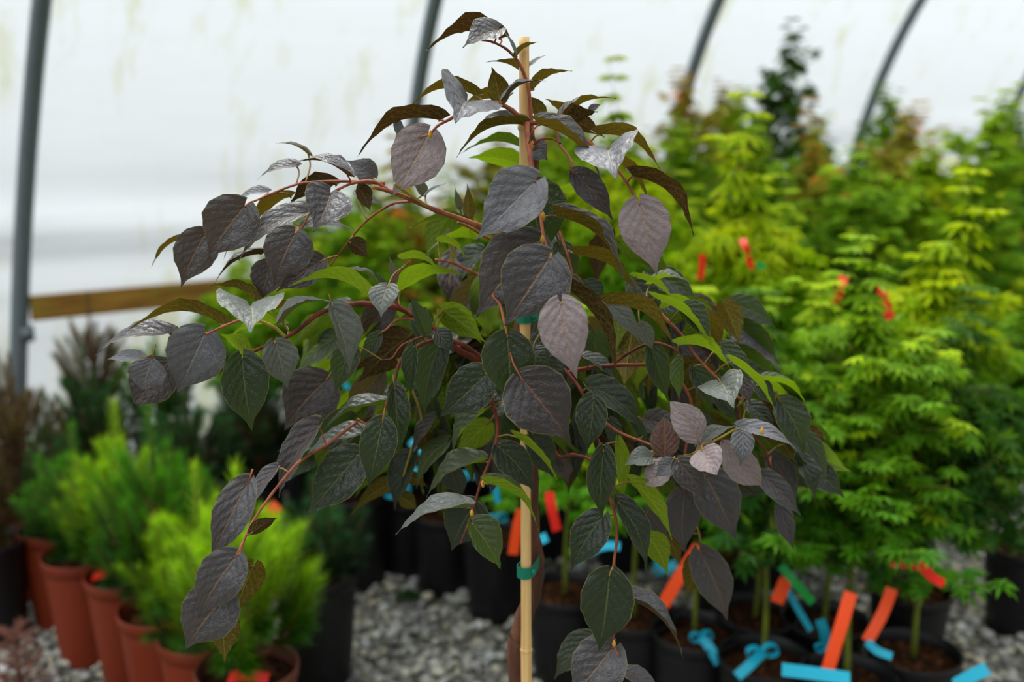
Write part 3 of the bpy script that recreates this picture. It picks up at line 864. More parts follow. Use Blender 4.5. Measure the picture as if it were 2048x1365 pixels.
def weeping_tree():
    rng = random.Random(11)
    base = at_y(1062, 900, 1.075); base.z = 0
    O = Vector((base.x, base.y, 0))
    root = thing('weeping_tree', 'tall weeping sapling with dark purple drooping leaves and reddish shoots, sharp in the centre', 'tree', O)
    # trunk beside the cane, from the pot up to the crown
    tr = [Vector((O.x, O.y, .30))]
    for (x, y, yy) in ((1036, 1365, 1.085), (1040, 1265, 1.085), (1066, 1185, 1.08), (1072, 1120, 1.08), (1064, 1060, 1.08), (1060, 900, 1.08), (1040, 730, 1.08),
                       (1042, 640, 1.075), (1048, 520, 1.07), (1066, 380, 1.065), (1066, 300, 1.05), (1055, 250, 1.04)):
        tr.append(at_y(x, y, yy))
    sp = spline(tr, 6)
    a = Acc()
    n = len(sp)
    a.tube([p - O for p in sp], [.0085 * (1 - i / n) + .0042 + .0008 * math.sin(i * 1.9) for i in range(n)], 10)
    a.obj('trunk', M_BARK, root)
    # branches, each its own part
    nodes = []
    for (vw, pts, y0, y1, r0, r1, kd) in BRANCHES:
        k = len(pts) - 1
        P = [at_y(*px(vw, x, y), y0 + (y1 - y0) * i / k) for i, (x, y) in enumerate(pts)]
        Q = spline(P, 6)
        m = len(Q)
        a = Acc()
        rr = [(r0 + (r1 - r0) * i / (m - 1)) * .00064 * (1.18 if i % 6 == 0 else 1) for i in range(m)]
        a.tube([p - O for p in Q], rr, 8)
        a.obj('branch', {'t': M_TWIG, 'r': M_RED, 'y': M_LIMETWIG}[kd], root)
        nodes += Q
    made = []

    def stalk_for(B, av, L):
        best = min(nodes, key=lambda q: (q - B).length)
        d = (best - B).length
        if .004 < d < .045:
            dr = (B - best).normalized()
            mid = best.lerp(B, .55) + (dr - av).normalized() * (.10 * d) * (1 if dr.dot(av) < .98 else 0)
            return spline([best, mid, B, B + av * (.02 * L)], 5)
        return [B - av * .012 + Vector((0, 0, .003)), B - av * .005, B, B + av * (.02 * L)]

    for row in LEAVES:
        (vw, bx, by, tx, ty, w, phi, fold, arch, yy, near, kd) = row
        yj = yy + rng.uniform(-.008, .008)
        B = at_y(*px(vw, bx, by), yj)
        T = at_y(*px(vw, tx, ty), yj - near + rng.uniform(-.012, .008))
        # side-on blades need their full real width
        if 60 < abs(phi) < 140:
            w *= 1.28
        w *= 1.06
        v, f, uv, nn, av, L = blade(B, T, w, phi, fold, arch, rng, (kd in 'mr' and vw == 'E') or (vw, bx) in (('B', 370), ('B', 455)))
        made.append((L * L * w * (1.5 if yy < 1.03 else 1), v, f, uv, kd, stalk_for(B, av, L)))
    # inner and back leaves of the crown
    rng2 = random.Random(29)
    tries = 0
    extra = 0
    while extra < 270 and tries < 9000:
        tries += 1
        ang = rng2.uniform(-1.25, 1.25)
        x = 1120 + rng2.uniform(-1, 1) * 490
        y = rng2.uniform(430, 940)
        # umbrella outline
        top = 330 + 0.00135 * (x - 1060) ** 2
        bot = 960 + 0.10 * abs(x - 1060) - 60 * (abs(x - 1060) < 120)
        if x < 760:
            top = 590 + (760 - x) * .1; bot = 900
        if x > 1500:
            top = 760
        if not (top < y < bot):
            continue
        if y < 600 and (rng2.random() < .6 or not 880 < x < 1330):
            continue
        yy = rng2.uniform(1.10, 1.26)
        B = at_y(x, y, yy)
        L = rng2.uniform(.052, .080)
        side = (x - 1060) / 500
        dr = Vector((side * .9 + rng2.uniform(-.6, .6), rng2.uniform(-.5, .5), -1 + rng2.uniform(-.1, .6))).normalized()
        kd = rng2.choice('ggggggggydpo')
        v, f, uv, nn, av, L = blade(B, B + dr * L, rng2.uniform(.5, .72), rng2.choice([rng2.uniform(-30, 60), rng2.uniform(100, 180)]),
                                    rng2.uniform(12, 40), rng2.uniform(.04, .12), rng2)
        made.append((0, v, f, uv, kd, None))
        extra += 1
    made.sort(key=lambda q: -q[0])
    off = lambda vs: [p - O for p in vs]
    for (sc, v, f, uv, kd, st) in made[:100]:
        lf = mesh_obj('leaf', off(v), f, LM[kd], root, uvs=uv)
        a = Acc()
        a.tube(off(st), [.0009] * (len(st) - 1) + [.0004], 6)
        a.obj('leaf_stalk', M_TWIG if kd in 'pmdbr' else M_OLIVETWIG, lf)
    # remaining leaves as one part
    kinds = sorted(LM)
    V, F, U, MI = [], [], [], []
    for (sc, v, f, uv, kd, st) in made[100:]:
        n = len(V)
        V += off(v); U += uv
        F += [tuple(i + n for i in q) for q in f]
        MI += [kinds.index(kd)] * len(f)
        if st:
            a = Acc()
            a.tube(off(st), [.0009] * (len(st) - 1) + [.0004], 6)
            n = len(V)
            V += [Vector(q) for q in a.v]; U += [(.5, .5)] * len(a.v)
            F += [tuple(i + n for i in q) for q in a.f]
            MI += [len(kinds)] * len(a.f)
    fo = mesh_obj('foliage', V, F, [LM[k] for k in kinds] + [M_OLIVETWIG], root, uvs=U)
    fo.data.polygons.foreach_set('material_index', MI)
    tag(fo, None, kind='stuff')
    # tiny swollen buds at nodes
    a = Acc()
    for (vw, x, y, yy) in (('C', 487, 205, .955), ('C', 528, 342, .945), ('C', 525, 462, .94), ('C', 565, 548, .93), ('A', 462, 690, 1.0), ('A', 985, 745, 1.02),
                           ('B', 1118, 545, .985), ('F', 1118, 600, .935), ('F', 1120, 1105, .935), ('E', 1530, 628, .93), ('E', 1018, 798, .93), ('F', 150, 215, .95), ('D', 1705, 945, .955)):
        p = at_y(*px(vw, x, y), yy) - O
        prof = [(0.0002, -.004), (.0018, -.002), (.0022, 0), (.0015, .003), (.0002, .005)]
        a = Acc(); a.lathe(prof, 8, centre=p)
        a.obj('bud', M_BUD, root)
    # pot below the frame
    pot = Acc(); pot.lathe(pot_profile(.15, .118, .30), 40); pot.obj('pot', M_BLACKPOT, root)
    so = Acc(); so.lathe([(.0005, .285), (.06, .288), (.139, .279)], 30); so.obj('soil', M_SOIL, root)
    return O


def pot_profile(rt, rb, h):
    """Nursery pot: outside, rolled rim, inside wall and floor."""
    return [(0.001, 0), (rb * .98, 0), (rb, .006), (rb + (rt - rb) * .45, h * .45), (rt * .965, h * .86), (rt * .965, h * .90), (rt * 1.0, h * .905), (rt * 1.02, h * .93),
            (rt * 1.035, h * .985), (rt * 1.03, h), (rt * 1.005, h * 1.002), (rt * .975, h * .99), (rt * .95, h * .88), (rb * .95, .02), (0.001, .018)]


def bamboo(O):
    # cane: straight tube with nodes, seen from above the pot to its cut top
    top = at_y(1048, 74, 1.045)
    low = at_y(1053, 1365, 1.045)
    d = (low - top).normalized()
    ax = d / abs(d.z)
    foot = top + ax * (top.z - .20)
    L = (foot - top).length
    root = thing('bamboo_cane', 'straight pale bamboo cane standing upright through the purple tree', 'cane', foot)
    nodes_px = (1300, 905, 640, 255)
    nodes = []
    for y in nodes_px:
        p = at_y(1050, y, 1.045)
        nodes.append((foot.z and (p.z - foot.z)) / -d.z)
    sections = [0] + sorted(nodes) + [L]
    up = -d
    a = Acc()
    for i in range(len(sections) - 1):
        s0, s1 = sections[i], sections[i + 1]
        n = 9
        pts, rr = [], []
        for k in range(n + 1):
            q = k / n
            pts.append(up * (s0 + (s1 - s0) * q))
            e = min(q, 1 - q)
            taper = 1 - .22 * ((s0 + (s1 - s0) * q) / L)
            rr.append(.0066 * taper * (1 + (.10 if e == 0 else 0)))
        a.tube(pts, rr, 16, cap=(i == len(sections) - 2))
    a.obj('cane', M_BAMBOO, root)
    for s in nodes:
        b = Acc()
        b.tube([up * (s - .0035), up * (s - .001), up * (s + .0015), up * (s + .004)], [.0060, .0071, .0069, .0058], 16)
        b.obj('node_ring', M_BAMBOO, root)
    # green ties
    labels = {1142: 'green tape tie around the cane and trunk low down above the gravel',
              632: 'green tape tie on the cane hidden high among the purple leaves', 362: 'topmost green tape tie behind the large grey-green leaf'}
    for y in (1142, 632, 362):
        c = at_y(1050, y, 1.045)
        t = thing('tape_tie', labels[y], 'tie', c, group='green tape ties')
        tx = Vector((.0105, .030, 0)) if y > 1000 else Vector((.008, .024, 0))
        P = []
        for k in range(33):
            an = 2 * math.pi * k / 32
            rx, ry = .0088, .0088
            p = Vector((math.cos(an) * rx, math.sin(an) * ry, 0))
            if p.x > 0 or p.y > 0:
                f = max(0, (p.x * .6 + p.y * .8) / .0088)
                p = p + tx * f
            P.append(p)
        v, f = ribbon(P, (0, 0, 1), .0135, .0009)
        mesh_obj('tape_band', v, f, M_GREENTAPE, t, smooth=False)
        kn = Acc()
        kn.lathe([(.0004, -.004), (.003, -.003), (.0036, 0), (.003, .003), (.0004, .004)], 8, centre=(.009, -.004, 0))
        kn.obj('knot', M_GREENTAPE, t)


O_TREE = weeping_tree()
bamboo(O_TREE)


# ------------------------------------------------------------------ nursery plants
def pot_parts(root, rt, rb, h, mat, mesh_cache={}):
    key = (rt, rb, h, mat.name)
    if key not in mesh_cache:
        a = Acc(); a.lathe(pot_profile(rt, rb, h), 36)
        o = a.obj('pot', mat, root)
        b = Acc()
        rng = random.Random(3)
        prof = [(.0005, h * .90), (rt * .3, h * .905), (rt * .6, h * .895), (rt * .93, h * .885)]
        b.lathe(prof, 28)
        for _ in range(60):
            r, an = rt * .85 * math.sqrt(rng.random()), rng.uniform(0, 6.28)
            s = rng.uniform(.004, .009)
            p = Vector((r * math.cos(an), r * math.sin(an), h * .905))
            d = Vector((rng.uniform(-1, 1), rng.uniform(-1, 1), rng.uniform(-.2, .3))).normalized() * s
            b.tube([p - d, p, p + d], [s * .3, s * .5, s * .3], 4)
        q = b.obj('soil', M_SOIL, root)
        mesh_cache[key] = (o.data, q.data)
    else:
        for nm, me in zip(('pot', 'soil'), mesh_cache[key]):
            o = bpy.data.objects.new(nm, me); COL.objects.link(o); o.parent = root


def maple_mesh(seed, H, rad, z0, nbr, droop, size=.034, tipch=.5, lobes=7, lush=False):
    """Trunk + twigs and the small palmate leaves, as two meshes."""
    rng = random.Random(seed)
    w = Acc(); V, F, T = [], [], []
    lean = Vector((rng.uniform(-.05, .05), rng.uniform(-.05, .05), 0))
    trunk = [Vector((0, 0, .24))] + [Vector((lean.x * k / 5 + .012 * math.sin(k * 1.7 + seed), lean.y * k / 5 + .012 * math.cos(k * 2.1), .24 + (H - .34) * k / 5)) for k in range(1, 6)]
    tp = spline(trunk, 4)
    w.tube(tp, [.0075 * (1 - .75 * i / len(tp)) for i in range(len(tp))], 7)

    def leaf(p, nrm, fw, s, t):
        n = len(V)
        b = nrm.cross(fw).normalized()
        V.append(p)
        T.append(t)
        for k in range(lobes):
            an = (k - (lobes - 1) / 2) * R(42 if lobes > 5 else 50)
            ln = s * (1 - .085 * abs(k - (lobes - 1) / 2) ** 1.3)
            d = fw * math.cos(an) + b * math.sin(an)
            e = -fw * math.sin(an) + b * math.cos(an)
            dr = -nrm * (s * .22)
            V.extend([p + d * ln * .45 + e * s * .12, p + d * ln + dr, p + d * ln * .45 - e * s * .12])
            T.extend([t, min(1, t + .12), t])
            F.append((n, n + 1 + 3 * k, n + 2 + 3 * k, n + 3 + 3 * k))

    for i in range(nbr):
        q = (i + rng.random() * .6) / nbr
        z = z0 + (H - .16 - z0) * q
        an = i * 2.4 + rng.uniform(-.3, .3)
        rr = rad * (1 - .62 * q ** 1.6) * rng.uniform(.7, 1.12)
        st = min(tp, key=lambda c: abs(c.z - z))
        o = Vector((math.cos(an), math.sin(an), 0))
        end = st + o * rr + Vector((0, 0, rr * rng.uniform(.2, .85) * (1 - droop) - droop * .06))
        mid = st + o * rr * .5 + Vector((0, 0, rr * .45))
        br = spline([st, mid, end], 4)
        w.tube(br, [.003 * (1 - .6 * k / len(br)) for k in range(len(br))], 5)
        shoots = [(br[k], k / len(br)) for k in range(2, len(br))]
        for p, f in shoots:
            for _ in range(2 if f < .9 else 4):
                sd = Vector((rng.uniform(-1, 1), rng.uniform(-1, 1), rng.uniform(-.3, .8 - droop))).normalized()
                tipp = p + (sd + o * .5).normalized() * rng.uniform(.03, .09)
                w.tube([p, tipp], [.0012, .0008], 3, cap=False)
                hot = rng.random() < .09 and p.z > z0 + .3 * (H - z0)
                for _k in range(4):
                    fw = Vector((rng.uniform(-1, 1), rng.uniform(-1, 1), rng.uniform(-.7 - droop, .15))).normalized()
                    nr = Vector((rng.uniform(-.5, .5), rng.uniform(-.5, .5), 1)).normalized()
                    nr = (nr - fw * nr.dot(fw)).normalized()
                    fresh = max(0, (tipp.z - z0) / (H - z0)) ** 2 * .5 + (.75 if hot else 0)
                    if lush:
                        fresh = min(1, max(0, (p.z - z0) / (H - z0) - .5) * 2.2)
                    leaf(p.lerp(tipp, rng.uniform(.3, 1)) + fw * .008, nr, fw, size * rng.uniform(.65, 1.2), fresh * rng.uniform(.5, 1.2))
    # leader shoots with fresh leaves
    for j in range(rng.choice([2, 3, 4])):
        p0 = tp[-1 - j] if j < len(tp) else tp[-1]
        d = Vector((rng.uniform(-.35, .35), rng.uniform(-.35, .35), 1)).normalized()
        ln = rng.uniform(.14, .26)
        sh = [p0 + d * (ln * k / 6) + Vector((.006 * math.sin(k * 2), 0, 0)) for k in range(7)]
        w.tube(sh, [.0018 - .0002 * k for k in range(7)], 4)
        for k in range(1, 7):
            for sgn in (-1, 1, 1.6, -1.6):
                o = Vector((sgn * math.cos(k * 1.57 + j + sgn), sgn * math.sin(k * 1.57 + j + sgn), .1)).normalized()
                leaf(sh[k] + o * .02, (Vector((0, 0, 1)) - o * .1).normalized(), (o + Vector((0, 0, -.45 * (k < 5)))).normalized(), size * (1.55 - k * .09), min(1, .2 + .13 * k * tipch))
    mw = bpy.data.meshes.new('trunk'); mw.from_pydata(w.v, [], w.f); mw.materials.append(M_GSTEM)
    mw.polygons.foreach_set('use_smooth', [True] * len(mw.polygons))
    ml = bpy.data.meshes.new('foliage'); ml.from_pydata([tuple(p) for p in V], [], F)
    at = ml.attributes.new('tint', 'FLOAT', 'POINT'); at.data.foreach_set('value', np.clip(np.array(T, dtype=np.float32), 0, 1))
    return mw, ml


FM = {
    'green': tinted_foliage('maple_green', srgb(62, 146, 8), srgb(124, 190, 10), srgb(222, 234, 30)),
    'mid': tinted_foliage('maple_mid_green', srgb(46, 122, 10), srgb(96, 164, 12), srgb(190, 220, 26)),
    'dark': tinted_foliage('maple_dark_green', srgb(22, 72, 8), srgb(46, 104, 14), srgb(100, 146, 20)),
    'lime': tinted_foliage('maple_lime', srgb(76, 148, 8), srgb(132, 190, 8), srgb(236, 240, 24), .45),
    'coral': tinted_foliage('maple_coral_tips', srgb(78, 154, 10), srgb(140, 196, 12), srgb(255, 172, 76)),
}
VARIANT = {}
for i, (H, rad, z0, nb, dr, sz, lu) in enumerate(((1.22, .25, .46, 36, .1, .036, 0), (1.06, .25, .44, 36, .35, .038, 0), (1.42, .22, .46, 38, 0, .032, 0),
                                                  (.98, .22, .50, 30, .5, .033, 0), (1.10, .27, .48, 34, .4, .048, 1), (.92, .17, .60, 22, .2, .030, 0))):
    VARIANT[i] = maple_mesh(40 + i, H, rad, z0, nb, dr, size=sz, lush=bool(lu))
FOL = {}


def maple(x, y, var, colour, rz, sc, label, group='potted maple saplings on the gravel', pot=True):
    root = thing('potted_maple', label, 'potted tree', (x, y, 0), rz, group)
    pot_parts(root, .100, .078, .255, M_BLACKPOT)
    mw, ml = VARIANT[var]
    o = bpy.data.objects.new('trunk', mw); COL.objects.link(o); o.parent = root
    key = (var, colour)
    if key not in FOL:
        m = ml.copy(); m.materials.clear(); m.materials.append(FM[colour]); FOL[key] = m
    o = bpy.data.objects.new('foliage', FOL[key]); COL.objects.link(o); o.parent = root
    # a taller or shorter plant in the same pot
    for c in root.children:
        if c.name.startswith(('trunk', 'foliage')):
            c.scale = (1, 1, sc); c.location = (0, 0, .24 * (1 - sc))
    return root


ORD = ['first', 'second', 'third', 'fourth', 'fifth', 'sixth', 'seventh', 'eighth', 'ninth', 'tenth', 'eleventh', 'twelfth', 'thirteenth']
DESC = {'green': 'bright green', 'mid': 'mid-green', 'dark': 'dark green', 'lime': 'lime-topped', 'coral': 'coral-tipped'}
taken = []
# front of the bed: rim centres as sighted, with what can be read of each plant
for (x, y, var, colour, sc, label) in (
    (745, 968, 5, 'dark', .80, 'short dark maple in the farthest black pot of the path edge'),
    (812, 992, 5, 'mid', .84, 'small maple in black pot with blue tape, second along the path edge'),
    (886, 1022, 5, 'mid', .86, 'maple whip with red bow in black pot left of the cane'),
    (992, 1066, 5, 'dark', .90, 'thin maple in the black pot just left of the bamboo cane'),
    (1131, 1176, 3, 'green', .94, 'maple with one bare green stem in black pot just right of the cane'),
    (1268, 1222, 3, 'green', .98, 'maple in black pot behind the lowest hanging purple leaves'),
    (1390, 1258, 3, 'green', 1.02, 'maple in black pot with blue bow below the orange strap'),
    (1528, 1311, 3, 'dark', 1.04, 'maple in the open black pot holding a blue bow on dark bark soil'),
    (1696, 1350, 0, 'mid', .88, 'maple in black pot at lower right with long orange strap'),
    (1828, 1300, 3, 'dark', 1.05, 'maple with forked stem in black pot beside the gravel at lower right'),
    (1512, 1222, 5, 'mid', 1.06, 'slim maple in the black pot behind the open soil pot'),
    (1650, 1235, 3, 'green', 1.04, 'maple with green strap in shaded black pot'),
):
    p = at_z(x, y, .255)
    maple(p.x, p.y, var, colour, x * .37, sc, label)
    taken.append(p)
for (X, Y, var, colour, sc, label) in (
    (.60, 2.58, 4, 'lime', 1.24, 'large-leaved lime maple glowing right of the hanging mauve leaf'),
    (1.02, 2.36, 4, 'lime', 1.06, 'lime maple with bright top over red straps at right'),
    (.36, 3.05, 4, 'lime', 1.36, 'tall lime maple right behind the top of the purple tree'),
    (1.44, 2.62, 1, 'mid', 1.0, 'wide dark-centred maple in a big black pot at the right edge'),
    (-.40, 3.62, 1, 'coral', 1.22, 'coral-tipped maple spreading against the film left of the tree top'),
    (1.20, 4.6, 2, 'dark', 1.34, 'tallest maple shooting up beside the third hoop'),
):
    maple(X, Y, var, colour, X * 5, sc, label)
    taken.append(Vector((X, Y, 0)))

GM = Vector((.70, -.71, 0)).normalized()      # bed runs towards the viewer
GD = Vector((.80, .60, 0)).normalized()       # and away to the right, beside the wall
G0 = Vector((-.30, 2.80, 0))


def bed():
    rng = random.Random(5)
    for k in range(0, 13):
        row = 0
        for i in range(-5, 6):
            p = G0 + GM * (i * .285 + rng.uniform(-.02, .02)) + GD * (k * .33 + .2 + rng.uniform(-.02, .02))
            if k >= 2 and i > 2 + (k > 5):
                continue
            side = (p - W0).dot(WM)
            if side < .42 or abs(p.x) > p.y * .58 + .12 or p.y < 1.7:
                continue
            if k > 5 and (i + k) % 2:      # the far rows stand wider
                continue
            if min((Vector((q.x, q.y, 0)) - p).length for q in taken) < .22:
                continue
            if p.x > .98 and p.y < 2.5:        # the gravel aisle
                continue
            taken.append(p.copy())
            row += 1
            var = rng.choice([0, 1, 0, 2, 3] if k < 3 else [0, 1, 2, 0])
            colour = rng.choice(['green', 'green', 'mid', 'coral', 'coral', 'dark'])
            sc = rng.uniform(.88, 1.06)
            if k < 2:
                sc *= .84 if i < 0 else .90
            if k > 4:
                sc *= 1.12
            maple(p.x, p.y, var, colour, rng.uniform(0, 6.28), sc,
                  '%s maple in black pot, bed row %s back, %s from the film' % (DESC[colour], ORD[k], ORD[row - 1]))


bed()


def pine_mesh(seed, H, rad, z0, ncand, nlen, ndl, upright=.8):
    rng = random.Random(seed)
    w = Acc(); V, F, T = [], [], []
    tp = spline([(0, 0, .2), (.01, .005, .2 + (H - .2) * .4), (0, 0, H - .08)], 6)
    w.tube(tp, [.009 * (1 - .6 * i / len(tp)) for i in range(len(tp))], 7)

    def candle(p, d, ln, t):
        w.tube([p, p + d * ln], [.003, .0018], 5)
        u = d.orthogonal().normalized(); b = d.cross(u)
        for k in range(ndl):
            q = k / ndl
            an = k * 2.399
            o = u * math.cos(an) + b * math.sin(an)
            ang = R(62 - 34 * q) * rng.uniform(.8, 1.15)
            nd = (d * math.cos(ang) + o * math.sin(ang) + Vector((0, 0, -.05))).normalized()
            s = nlen * rng.uniform(.75, 1.1) * (1 - .25 * q)
            p0 = p + d * (ln * q)
            sd = nd.cross(d)
            sd = (sd if sd.length > .01 else u).normalized() * .0013
            n = len(V)
            V.extend([p0 - sd, p0 + sd, p0 + nd * s])
            tt = t * (.55 + .45 * q)
            T.extend([tt * .7, tt * .7, min(1, tt * 1.1)])
            F.append((n, n + 1, n + 2))

    for i in range(ncand):
        q = (i + .5) / ncand
        z = z0 + (H - z0 - .12) * q
        an = i * 2.4 + rng.uniform(-.4, .4)
        rr = rad * math.sqrt(max(.05, 1 - (1.15 * q - .15) ** 2)) * rng.uniform(.55, 1.05)
        st = min(tp, key=lambda c: abs(c.z - z + .06))
        o = Vector((math.cos(an), math.sin(an), 0))
        p = Vector((0, 0, z)) + o * rr
        w.tube(spline([st, st.lerp(p, .6) - Vector((0, 0, .015)), p], 3), .0032, 5)
        d = (o * (1 - upright) * 1.4 + Vector((rng.uniform(-.2, .2), rng.uniform(-.2, .2), upright))).normalized()
        candle(p, d, rng.uniform(.07, .12), .25 + .75 * q ** .7 if rr > rad * .3 or q > .5 else .2)
        if q < .5:
            candle(p.lerp(st, .4), (o + Vector((0, 0, .2))).normalized(), .06, .05)
    candle(tp[-1], Vector((0, 0, 1)), .15, 1)
    mw = bpy.data.meshes.new('trunk'); mw.from_pydata(w.v, [], w.f); mw.materials.append(M_BARK)
    mw.polygons.foreach_set('use_smooth', [True] * len(mw.polygons))
    ml = bpy.data.meshes.new('needles'); ml.from_pydata([tuple(p) for p in V], [], F)
    at = ml.attributes.new('tint', 'FLOAT', 'POINT'); at.data.foreach_set('value', np.clip(np.array(T, dtype=np.float32), 0, 1))
    return mw, ml


PM = {
    'lime': tinted_foliage('pine_lime_needles', srgb(22, 78, 6), srgb(60, 130, 8), srgb(188, 236, 20), .35),
    'green': tinted_foliage('pine_green_needles', srgb(12, 52, 8), srgb(28, 80, 10), srgb(96, 172, 14), .3),
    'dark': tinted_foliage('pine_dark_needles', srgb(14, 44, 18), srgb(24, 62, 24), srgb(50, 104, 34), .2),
    'brown': tinted_foliage('pine_bronze_needles', srgb(70, 50, 22), srgb(60, 80, 26), srgb(120, 96, 40), .2),
}
PINES = [pine_mesh(3, .60, .100, .36, 40, .055, 120), pine_mesh(8, .66, .105, .36, 44, .052, 120, .75), pine_mesh(15, .68, .11, .36, 46, .05, 110, .75),
         pine_mesh(21, .66, .075, .34, 26, .045, 90, .95), pine_mesh(33, .66, .120, .37, 46, .058, 130)]


def pine(x, y, var, colour, pot, label, sc=1.0, rz=0.0, size=(.104, .080, .30)):
    root = thing('potted_pine', label, 'potted conifer', (x, y, 0), rz, 'potted pines along the left')
    pot_parts(root, size[0], size[1], size[2], pot)
    mw, ml = PINES[var]
    for nm, me in (('trunk', mw), ('needles', ml)):
        key = (nm, var, colour)
        if nm == 'needles':
            if key not in FOL:
                m = me.copy(); m.materials.clear(); m.materials.append(PM[colour]); FOL[key] = m
            me = FOL[key]
        o = bpy.data.objects.new(nm, me); COL.objects.link(o); o.parent = root
        o.scale = (1, 1, sc); o.location = (0, 0, .20 * (1 - sc))
    return root


# pots by the centre of their rims
for (x, y, h, var, colour, pot, sc, label) in (
    (494, 1332, .30, 4, 'lime', M_TERRAD, 1.0, 'bright lime tufted pine in a terracotta pot nearest the gravel path'),
    (412, 1262, .30, 1, 'lime', M_TERRA, .92, 'lime-green pine behind the blurred dark leaves, second pot of the terracotta row'),
    (328, 1212, .30, 1, 'green', M_TERRA, 1.12, 'tall light green pine in the third terracotta pot from the front'),
    (256, 1143, .30, 1, 'lime', M_TERRA, 1.02, 'yellow-green pine in the fourth terracotta pot from the front'),
    (167, 1104, .30, 2, 'green', M_TERRA, .82, 'green pine with pale candles in the fifth terracotta pot from the front'),
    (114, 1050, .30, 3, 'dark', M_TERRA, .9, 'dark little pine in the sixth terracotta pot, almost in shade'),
    (48, 1000, .30, 2, 'brown', M_TERRA, 1.0, 'bronze needled pine in the terracotta pot at the left edge'),
    (-30, 1080, .30, 3, 'brown', M_BLACKPOT, .9, 'bronze pine in a black pot cut by the left edge'),
):
    p = at_z(x, y, h)
    pine(p.x, p.y, var, colour, pot, label, sc, x * .01)
for (X, Y, var, colour, sc, label) in (
    (-1.62, 3.75, 2, 'brown', 1.06, 'tall upright bronze conifer close to the film wall at far left'),
    (-1.30, 3.55, 2, 'green', .98, 'green pine against the film left of the leafy tree'),
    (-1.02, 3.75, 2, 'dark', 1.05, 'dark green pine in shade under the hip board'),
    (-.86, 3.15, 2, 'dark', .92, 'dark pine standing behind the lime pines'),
    (-.60, 3.35, 2, 'green', .95, 'medium green pine behind the left drooping branch'),
    (-.48, 2.92, 1, 'green', .92, 'low green pine beside the row of black pots'),
    (-.98, 2.90, 1, 'dark', .90, 'short dark pine between lime pines and back wall'),
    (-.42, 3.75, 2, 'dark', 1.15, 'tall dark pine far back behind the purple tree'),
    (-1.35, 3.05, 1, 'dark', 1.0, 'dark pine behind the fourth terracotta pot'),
    (-1.75, 3.25, 3, 'brown', 1.1, 'thin bronze pine behind the left end of the terracotta row'),
    (-.50, 2.36, 0, 'dark', .74, 'small dark pine in a black pot right behind the brightest lime pine'),
):
    pine(X, Y, var, colour, M_BLACKPOT, label, sc, X * 7)

# ------------------------------------------------------------------ straps, bows and labels
def strap(name, label, cat, pts, mat, w, group, th=.0012, twist=0.0):
    """A plastic strap through sighted points (x, y, distance), facing the aisle."""
    P = [at_y(x, y, d) for (x, y, d) in pts]
    o0 = P[0].copy()
    Q = spline([p - o0 for p in P], 6)
    wd = []
    for i, q in enumerate(Q):
        d = (Q[min(i + 1, len(Q) - 1)] - Q[max(i - 1, 0)]).normalized()
        c = (EYE - o0 - q).normalized()
        side = d.cross(c).normalized()
        tw = twist * i / len(Q)
        wd.append((side * math.cos(tw) + c * math.sin(tw)))
    v, f = ribbon(Q, wd, w * .88, th)
    o = mesh_obj(name, v, f, mat, None, o0, smooth=False)
    return tag(o, label, cat, group)


